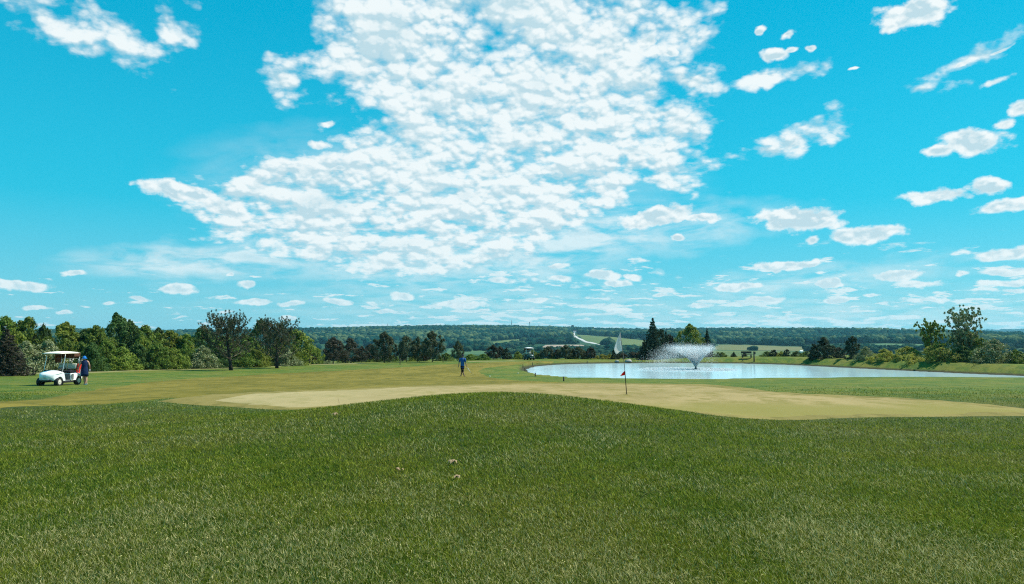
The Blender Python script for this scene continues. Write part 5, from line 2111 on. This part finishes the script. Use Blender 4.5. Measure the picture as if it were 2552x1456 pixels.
# ------------------------------------------------------------------ people
def skin_arrays(verts, edges, radii, root_i, levels=2):
    me = bpy.data.meshes.new('tmp')
    me.from_pydata([tuple(v) for v in verts], edges, [])
    o = bpy.data.objects.new('tmp', me)
    COL.objects.link(o)
    md = o.modifiers.new('s', 'SKIN')
    if not me.skin_vertices:
        bpy.context.view_layer.update()
    sv = me.skin_vertices[0].data
    for i_, r_ in enumerate(radii):
        rr_ = r_ if isinstance(r_, tuple) else (r_, r_)
        sv[i_].radius = rr_
        sv[i_].use_root = (i_ == root_i)
    md.use_smooth_shade = True
    ss = o.modifiers.new('u', 'SUBSURF')
    ss.levels = levels
    ss.render_levels = levels
    bpy.context.view_layer.update()
    dg = bpy.context.evaluated_depsgraph_get()
    nm_ = bpy.data.meshes.new_from_object(o.evaluated_get(dg))
    bpy.data.objects.remove(o)
    return nm_


def skinned(name, verts, edges, radii, root_i, mat, parent, extra=None, levels=2):
    me = skin_arrays(verts, edges, radii, root_i, levels)
    bm = bmesh.new()
    bm.from_mesh(me)
    if extra:
        extra(bm)
    for f in bm.faces:
        f.smooth = True
    me.name = name
    bm.to_mesh(me)
    bm.free()
    me.materials.clear()
    me.materials.append(mat)
    return link(name, me, parent)


def head_geom(bm, c, fwd, hgt=.235):
    """an egg-shaped head with jaw, nose and ears; fwd is the facing direction"""
    f = Vector(fwd).normalized()
    s_ = Vector((0, 0, 1)).cross(f).normalized()
    m = Matrix((s_, f, Vector((0, 0, 1)))).transposed()
    r1 = bmesh.ops.create_uvsphere(bm, u_segments=20, v_segments=14, radius=1)
    for v in r1['verts']:
        q = v.co.copy()
        w = .078 * (1 - .22 * max(0, -q.z) ** 1.5)
        v.co = Vector(c) + m @ Vector((q.x * w, q.y * .098 + (.012 if q.z < 0 and q.y > 0 else 0), q.z * hgt / 2))
    for off, sc in (((0, .105, -.015), (.014, .020, .026)), ((.08, -.005, -.01), (.012, .02, .032)), ((-.08, -.005, -.01), (.012, .02, .032))):
        r2 = bmesh.ops.create_uvsphere(bm, u_segments=8, v_segments=6, radius=1)
        for v in r2['verts']:
            q = v.co
            v.co = Vector(c) + m @ (Vector(off) + Vector((q.x * sc[0], q.y * sc[1], q.z * sc[2])))
    return m


def person(loc, J, label, fwd, mats, cap=None, skirt=False, rz=0):
    """J: joint positions; left and right are the picture's left and right"""
    root = thing('person', loc, label, 'person', None, rz)
    j = {k: Vector(v) for k, v in J.items()}
    V, E, Rr = [], [], []
    ix = {}

    def add(name, p, r, frm=None):
        ix[name] = len(V)
        V.append(Vector(p))
        Rr.append(r)
        if frm is not None:
            E.append((ix[frm], ix[name]))
    add('pelvis', j['pelvis'], (.115, .085))
    add('waist', j['pelvis'].lerp(j['neck'], .35), (.11, .08), 'pelvis')
    add('chest', j['pelvis'].lerp(j['neck'], .75), (.115, .08), 'waist')
    add('neck', j['neck'], (.058, .058), 'chest')
    add('skull', j['head'] + Vector((0, 0, -.04)), (.062, .070), 'neck')
    for s_ in ('l', 'r'):
        add('sh' + s_, j['sh' + s_], (.052, .052), 'chest')
        add('el' + s_, j['el' + s_], (.042, .042), 'sh' + s_)
        add('wr' + s_, j['wr' + s_], (.027, .03), 'el' + s_)
        d = (j['wr' + s_] - j['el' + s_]).normalized()
        add('palm' + s_, j['wr' + s_] + d * .085, (.020, .036), 'wr' + s_)
        side = d.cross(Vector(fwd)).normalized()
        f_ = Vector(fwd).normalized()
        for q, (off, L) in enumerate(((-.030, .062), (-.010, .074), (.010, .070), (.028, .054))):
            b_ = j['wr' + s_] + d * .10 + f_ * off
            add('f%s%da' % (s_, q), b_ + d * L * .5, (.0095, .0095), 'palm' + s_)
            add('f%s%db' % (s_, q), b_ + d * L * .85 + side * .02, (.0085, .0085), 'f%s%da' % (s_, q))
        tb = j['wr' + s_] + d * .045 + f_ * .035
        add('t%sa' % s_, tb + d * .02 + f_ * .012, (.012, .012), 'palm' + s_)
        add('t%sb' % s_, tb + d * .055 + f_ * .016, (.010, .010), 't%sa' % s_)
        add('hip' + s_, j['hip' + s_], (.080, .080), 'pelvis')
        add('kn' + s_, j['kn' + s_], (.060, .062), 'hip' + s_)
        add('ca' + s_, j['kn' + s_].lerp(j['an' + s_], .35), (.056, .058), 'kn' + s_)
        add('an' + s_, j['an' + s_], (.036, .038), 'ca' + s_)
        add('toe' + s_, j['toe' + s_], (.034, .024), 'an' + s_)

    hm = {}

    def ex(bm):
        hm['m'] = head_geom(bm, j['head'], fwd)
    skinned('body', V, E, Rr, 0, mats['skin'], root, ex)
    m = hm['m']
    for sx in (-.03, .03):
        bm = bmesh.new()
        bmesh.ops.create_uvsphere(bm, u_segments=8, v_segments=6, radius=.011)
        bm_obj('eye', bm, M['dark_cloth'], root, True, loc=j['head'] + m @ Vector((sx, .094, .01)))
    bm = bmesh.new()
    bm_box(bm, (0, 0, 0), (.045, .008, .008), bev=.003)
    mo = bm_obj('mouth', bm, M['red'] if False else M['hair'], root, loc=j['head'] + m @ Vector((0, .100, -.055)))
    mo.rotation_euler = m.to_euler()
    # hair: a cap over the back of the skull
    bm = bmesh.new()
    r1 = bmesh.ops.create_uvsphere(bm, u_segments=18, v_segments=12, radius=1)
    dl = [v for v in bm.verts if v.co.z < -.45 or (v.co.y > .45 and v.co.z < .45)]
    bmesh.ops.delete(bm, geom=dl, context='VERTS')
    for v in bm.verts:
        q = v.co.copy()
        v.co = j['head'] + m @ Vector((q.x * .086, q.y * .106, q.z * .126))
    bm_obj('hair', bm, mats['hair'], root, True)
    # clothes: lofts that follow trunk and limbs with some ease
    fl = Vector(fwd).normalized()
    sd_ = Vector((0, 0, 1)).cross(fl).normalized()

    def loft(acc, rings, n=22, ripple=0.0):
        V_, F_ = [], []
        for (c, rx_, ry_) in rings:
            for k in range(n):
                t = 6.28318 * k / n
                q = 1 + ripple * math.sin(5 * t + c.z * 9)
                V_.append(Vector(c) + sd_ * math.cos(t) * rx_ * q + fl * math.sin(t) * ry_ * q)
        for i_ in range(len(rings) - 1):
            for k in range(n):
                F_.append((i_ * n + k, i_ * n + (k + 1) % n, (i_ + 1) * n + (k + 1) % n, (i_ + 1) * n + k))
        acc.add(V_, F_)
    pe, ne = j['pelvis'], j['neck']
    hw = (j['shr'] - j['shl']).length / 2
    ac = Acc()
    loft(ac, [(pe + Vector((0, 0, mats.get('hem', -.08))), .165 * mats.get('build', 1), .125), (pe.lerp(ne, .15), .160 * mats.get('build', 1), .122), (pe.lerp(ne, .4), .155 * mats.get('build', 1), .118), (pe.lerp(ne, .68), hw * .95, .124), (pe.lerp(ne, .86), hw * 1.08, .112),
              (pe.lerp(ne, .95), hw * .92, .09), (ne + Vector((0, 0, .0)), .072, .066), (ne + Vector((0, 0, .02)), .060, .056)], ripple=.02)
    if mats.get('sleeve', True):
        for s_ in ('l', 'r'):
            a_, b_ = j['sh' + s_], j['sh' + s_].lerp(j['el' + s_], .85)
            ac.tube([a_ + (a_ - b_) * .12, a_, a_.lerp(b_, .5), b_], [.045, .074, .072, .070], 12)
    link('shirt', ac.mesh('shirt', mats['shirt']), root)
    ac = Acc()
    if skirt:
        c0 = pe
        loft(ac, [(c0 + Vector((0, 0, zz)), rx_, ry_) for zz, rx_, ry_ in ((.12, .150, .118), (-.05, .178, .145), (-.22, .190, .155), (-.375, .196, .158), (-.37, .180, .145), (-.05, .16, .13))], 28, .03)
        link('skirt', ac.mesh('skirt', mats['bottom']), root)
    else:
        loft(ac, [(pe + Vector((0, 0, .08)), .155, .118), (pe, .168, .128), (pe + Vector((0, 0, -.07)), .165, .125), (pe + Vector((0, 0, -.12)), .12, .10)])
        for s_ in ('l', 'r'):
            h_, k_ = j['hip' + s_], j['kn' + s_]
            ac.tube([h_ + Vector((0, 0, .05)), h_.lerp(k_, .2), h_.lerp(k_, .6), h_.lerp(k_, 1.02)], [.090, .102, .096, .092], 14)
        link('shorts', ac.mesh('shorts', mats['bottom']), root)
    for s_ in ('l', 'r'):
        a_, t_ = j['an' + s_], j['toe' + s_]
        d = (t_ - a_)
        d.z = 0
        d.normalize()
        skinned('shoe', [a_ - d * .05 + Vector((0, 0, -.045)), a_ + d * .06 + Vector((0, 0, -.045)), t_ + Vector((0, 0, -.005)), a_ + Vector((0, 0, -.01))], [(0, 1), (1, 2), (0, 3)],
                [(.045, .04), (.048, .042), (.042, .032), (.044, .044)], 0, mats['shoe'], root, levels=2)
    # headgear
    bm = bmesh.new()
    r1 = bmesh.ops.create_uvsphere(bm, u_segments=20, v_segments=12, radius=1)
    bmesh.ops.delete(bm, geom=[v for v in bm.verts if v.co.z < -.05], context='VERTS')
    for v in bm.verts:
        q = v.co.copy()
        v.co = j['head'] + m @ Vector((q.x * .094, q.y * .114, .035 + q.z * .105))
    hat = bm_obj('hat', bm, mats['hat'], root, True)
    bm = bmesh.new()
    full = mats.get('fullbrim', False)
    n = 24
    ri, ro = [], []
    for k in range(n + 1):
        t = (6.28318 * k / n) if full else (math.pi * k / n)
        wv = .16 if full else .10
        ri.append(bm.verts.new(j['head'] + m @ Vector((math.cos(t) * .092, math.sin(t) * .112, .04))))
        ext = .055 if full else .095 * math.sin(t) ** .7 if 0 < k < n else 0
        ro.append(bm.verts.new(j['head'] + m @ Vector((math.cos(t) * (.092 + (ext if full else ext * .3)), math.sin(t) * (.112 + ext), .02 - (.02 if full else 0)))))
    for k in range(n):
        bm.faces.new((ri[k], ri[k + 1], ro[k + 1], ro[k]))
    br = bm_obj('hat_brim', bm, mats['brim'], root, True)
    sm = br.modifiers.new('t', 'SOLIDIFY')
    sm.thickness = .008
    return root, j


# golfer walking towards the right with a club in his hand
gp = hit(1152, 938.5, 40)
kx = 0.00224


def gj(zx, zy, dy=0.0):
    return ((zx - 640) * kx, dy, (1172 - zy) * kx * 0.97)


JM = dict(pelvis=gj(645, 790), neck=gj(648, 462), head=gj(655, 392, -.03), shl=gj(560, 492, .02), shr=gj(735, 492, -.02), ell=gj(520, 645, .05), elr=gj(762, 640, -.05),
          wrl=gj(508, 760, -.02), wrr=gj(795, 745, -.14), hipl=gj(608, 815, 0), hipr=gj(682, 815, 0), knl=gj(668, 985, -.10), knr=gj(628, 990, .06),
          anl=gj(712, 1140, -.16), anr=gj(588, 1135, .20), toel=gj(772, 1150, -.28), toer=gj(562, 1160, .08))
golfer, JMv = person(gp, JM, 'man in blue shirt and dark shorts walking across the fairway holding a club', (.35, -1, 0),
                     dict(skin=M['skin_tan'], shirt=M['royal'], bottom=M['dark_cloth'], shoe=M['black'], hat=M['dark_cloth'], brim=M['dark_cloth'], hair=M['hair'], hem=-.10))
hd = JMv['wrr'] + (JMv['wrr'] - JMv['elr']).normalized() * .10
ga = gp + hd
gd = Vector((.34, -.06, -.50)).normalized()
club = thing('golf_club', ga, 'golf club held low in the walking man right hand', 'golf club')
tube_obj('grip', [gd * -.12, gd * .12], [.016, .015], M['black'], club, 8)
tube_obj('shaft', [gd * .12, gd * .62], [.013, .012], M['flag_white'], club, 8)
bm = bmesh.new()
bm_box(bm, gd * .66 + Vector((.03, 0, 0)), (.10, .05, .045), bev=.012)
bm_obj('club_head', bm, M['black'], club)

# woman beside the cart, seen from behind
wp = hit(211.5, 959, 25)
kw_ = 0.00171


def wj(zx, zy, dy=0.0):
    return ((zx - 1955) * kw_, dy, (1228 - zy) * kw_)


JW = dict(pelvis=wj(1935, 745), neck=wj(1925, 458), head=wj(1915, 398, .02), shl=wj(1832, 492, 0), shr=wj(2018, 492, 0), ell=wj(1795, 610, .03), elr=wj(2062, 620, .0),
          wrl=wj(1762, 690, .12), wrr=wj(2072, 735, .08), hipl=wj(1885, 780, 0), hipr=wj(1975, 780, 0), knl=wj(1925, 990, .04), knr=wj(1985, 990, -.03),
          anl=wj(1952, 1195, .02), anr=wj(1995, 1185, -.10), toel=wj(1935, 1215, .16), toer=wj(2000, 1215, .05))
lady, JWv = person(wp, JW, 'woman in navy sleeveless outfit and bright blue hat walking away beside the golf cart', (-.15, 1, 0),
                   dict(skin=M['skin'], shirt=M['navy'], bottom=M['navy'], shoe=M['flag_white'], hat=M['hat_blue'], brim=M['hat_blue'], hair=M['hair'], hem=-.06, sleeve=False, build=.92, fullbrim=True), skirt=True, rz=R(31))
# white glove and the towel at her hip
d = (JWv['wrr'] - JWv['elr']).normalized()
skinned('glove', [JWv['wrr'] + d * .01, JWv['wrr'] + d * .09, JWv['wrr'] + d * .155], [(0, 1), (1, 2)], [(.036, .038), (.030, .046), (.020, .038)], 0, M['flag_white'], lady)
bm = bmesh.new()
bm_box(bm, JWv['pelvis'] + Vector((-.205, -.03, -.17)), (.03, .10, .34), bev=.01)
tw = bm_obj('towel', bm, M['flag_white'], loc=wp)
tw.rotation_euler.z = R(31)
tag(tw, 'white towel hanging at the left hip of the woman in the blue hat', 'towel')

# ------------------------------------------------------------------ air
zs = far_h(fx, fy)
HZ_LO, HZ_HI = float(zs.min()) - 1.7, float(zs.max()) + 30
HZ_MID, HZ_H = (HZ_LO + HZ_HI) / 2, HZ_HI - HZ_LO
print('haze', HZ_LO, HZ_HI, 'tris', sum(len(o.data.loops) - 2 * len(o.data.polygons) for o in bpy.data.objects if o.type == 'MESH'))
m, nt, out = material('air_haze')
pv = nt.add('ShaderNodeVolumePrincipled')
pv.inputs['Color'].default_value = (0.30, 0.78, 1.0, 1)
pv.inputs['Density'].default_value = 0.00009
pv.inputs['Anisotropy'].default_value = 0.2
nt.l.new(pv.outputs[0], out.inputs['Volume'])
bm = bmesh.new()
bm_box(bm, (0, 0, HZ_MID), (19400, 19400, HZ_H))
hz = bm_obj('haze', bm, m)
tag(hz, 'thin blue air over the whole landscape', 'haze', None, 'stuff')
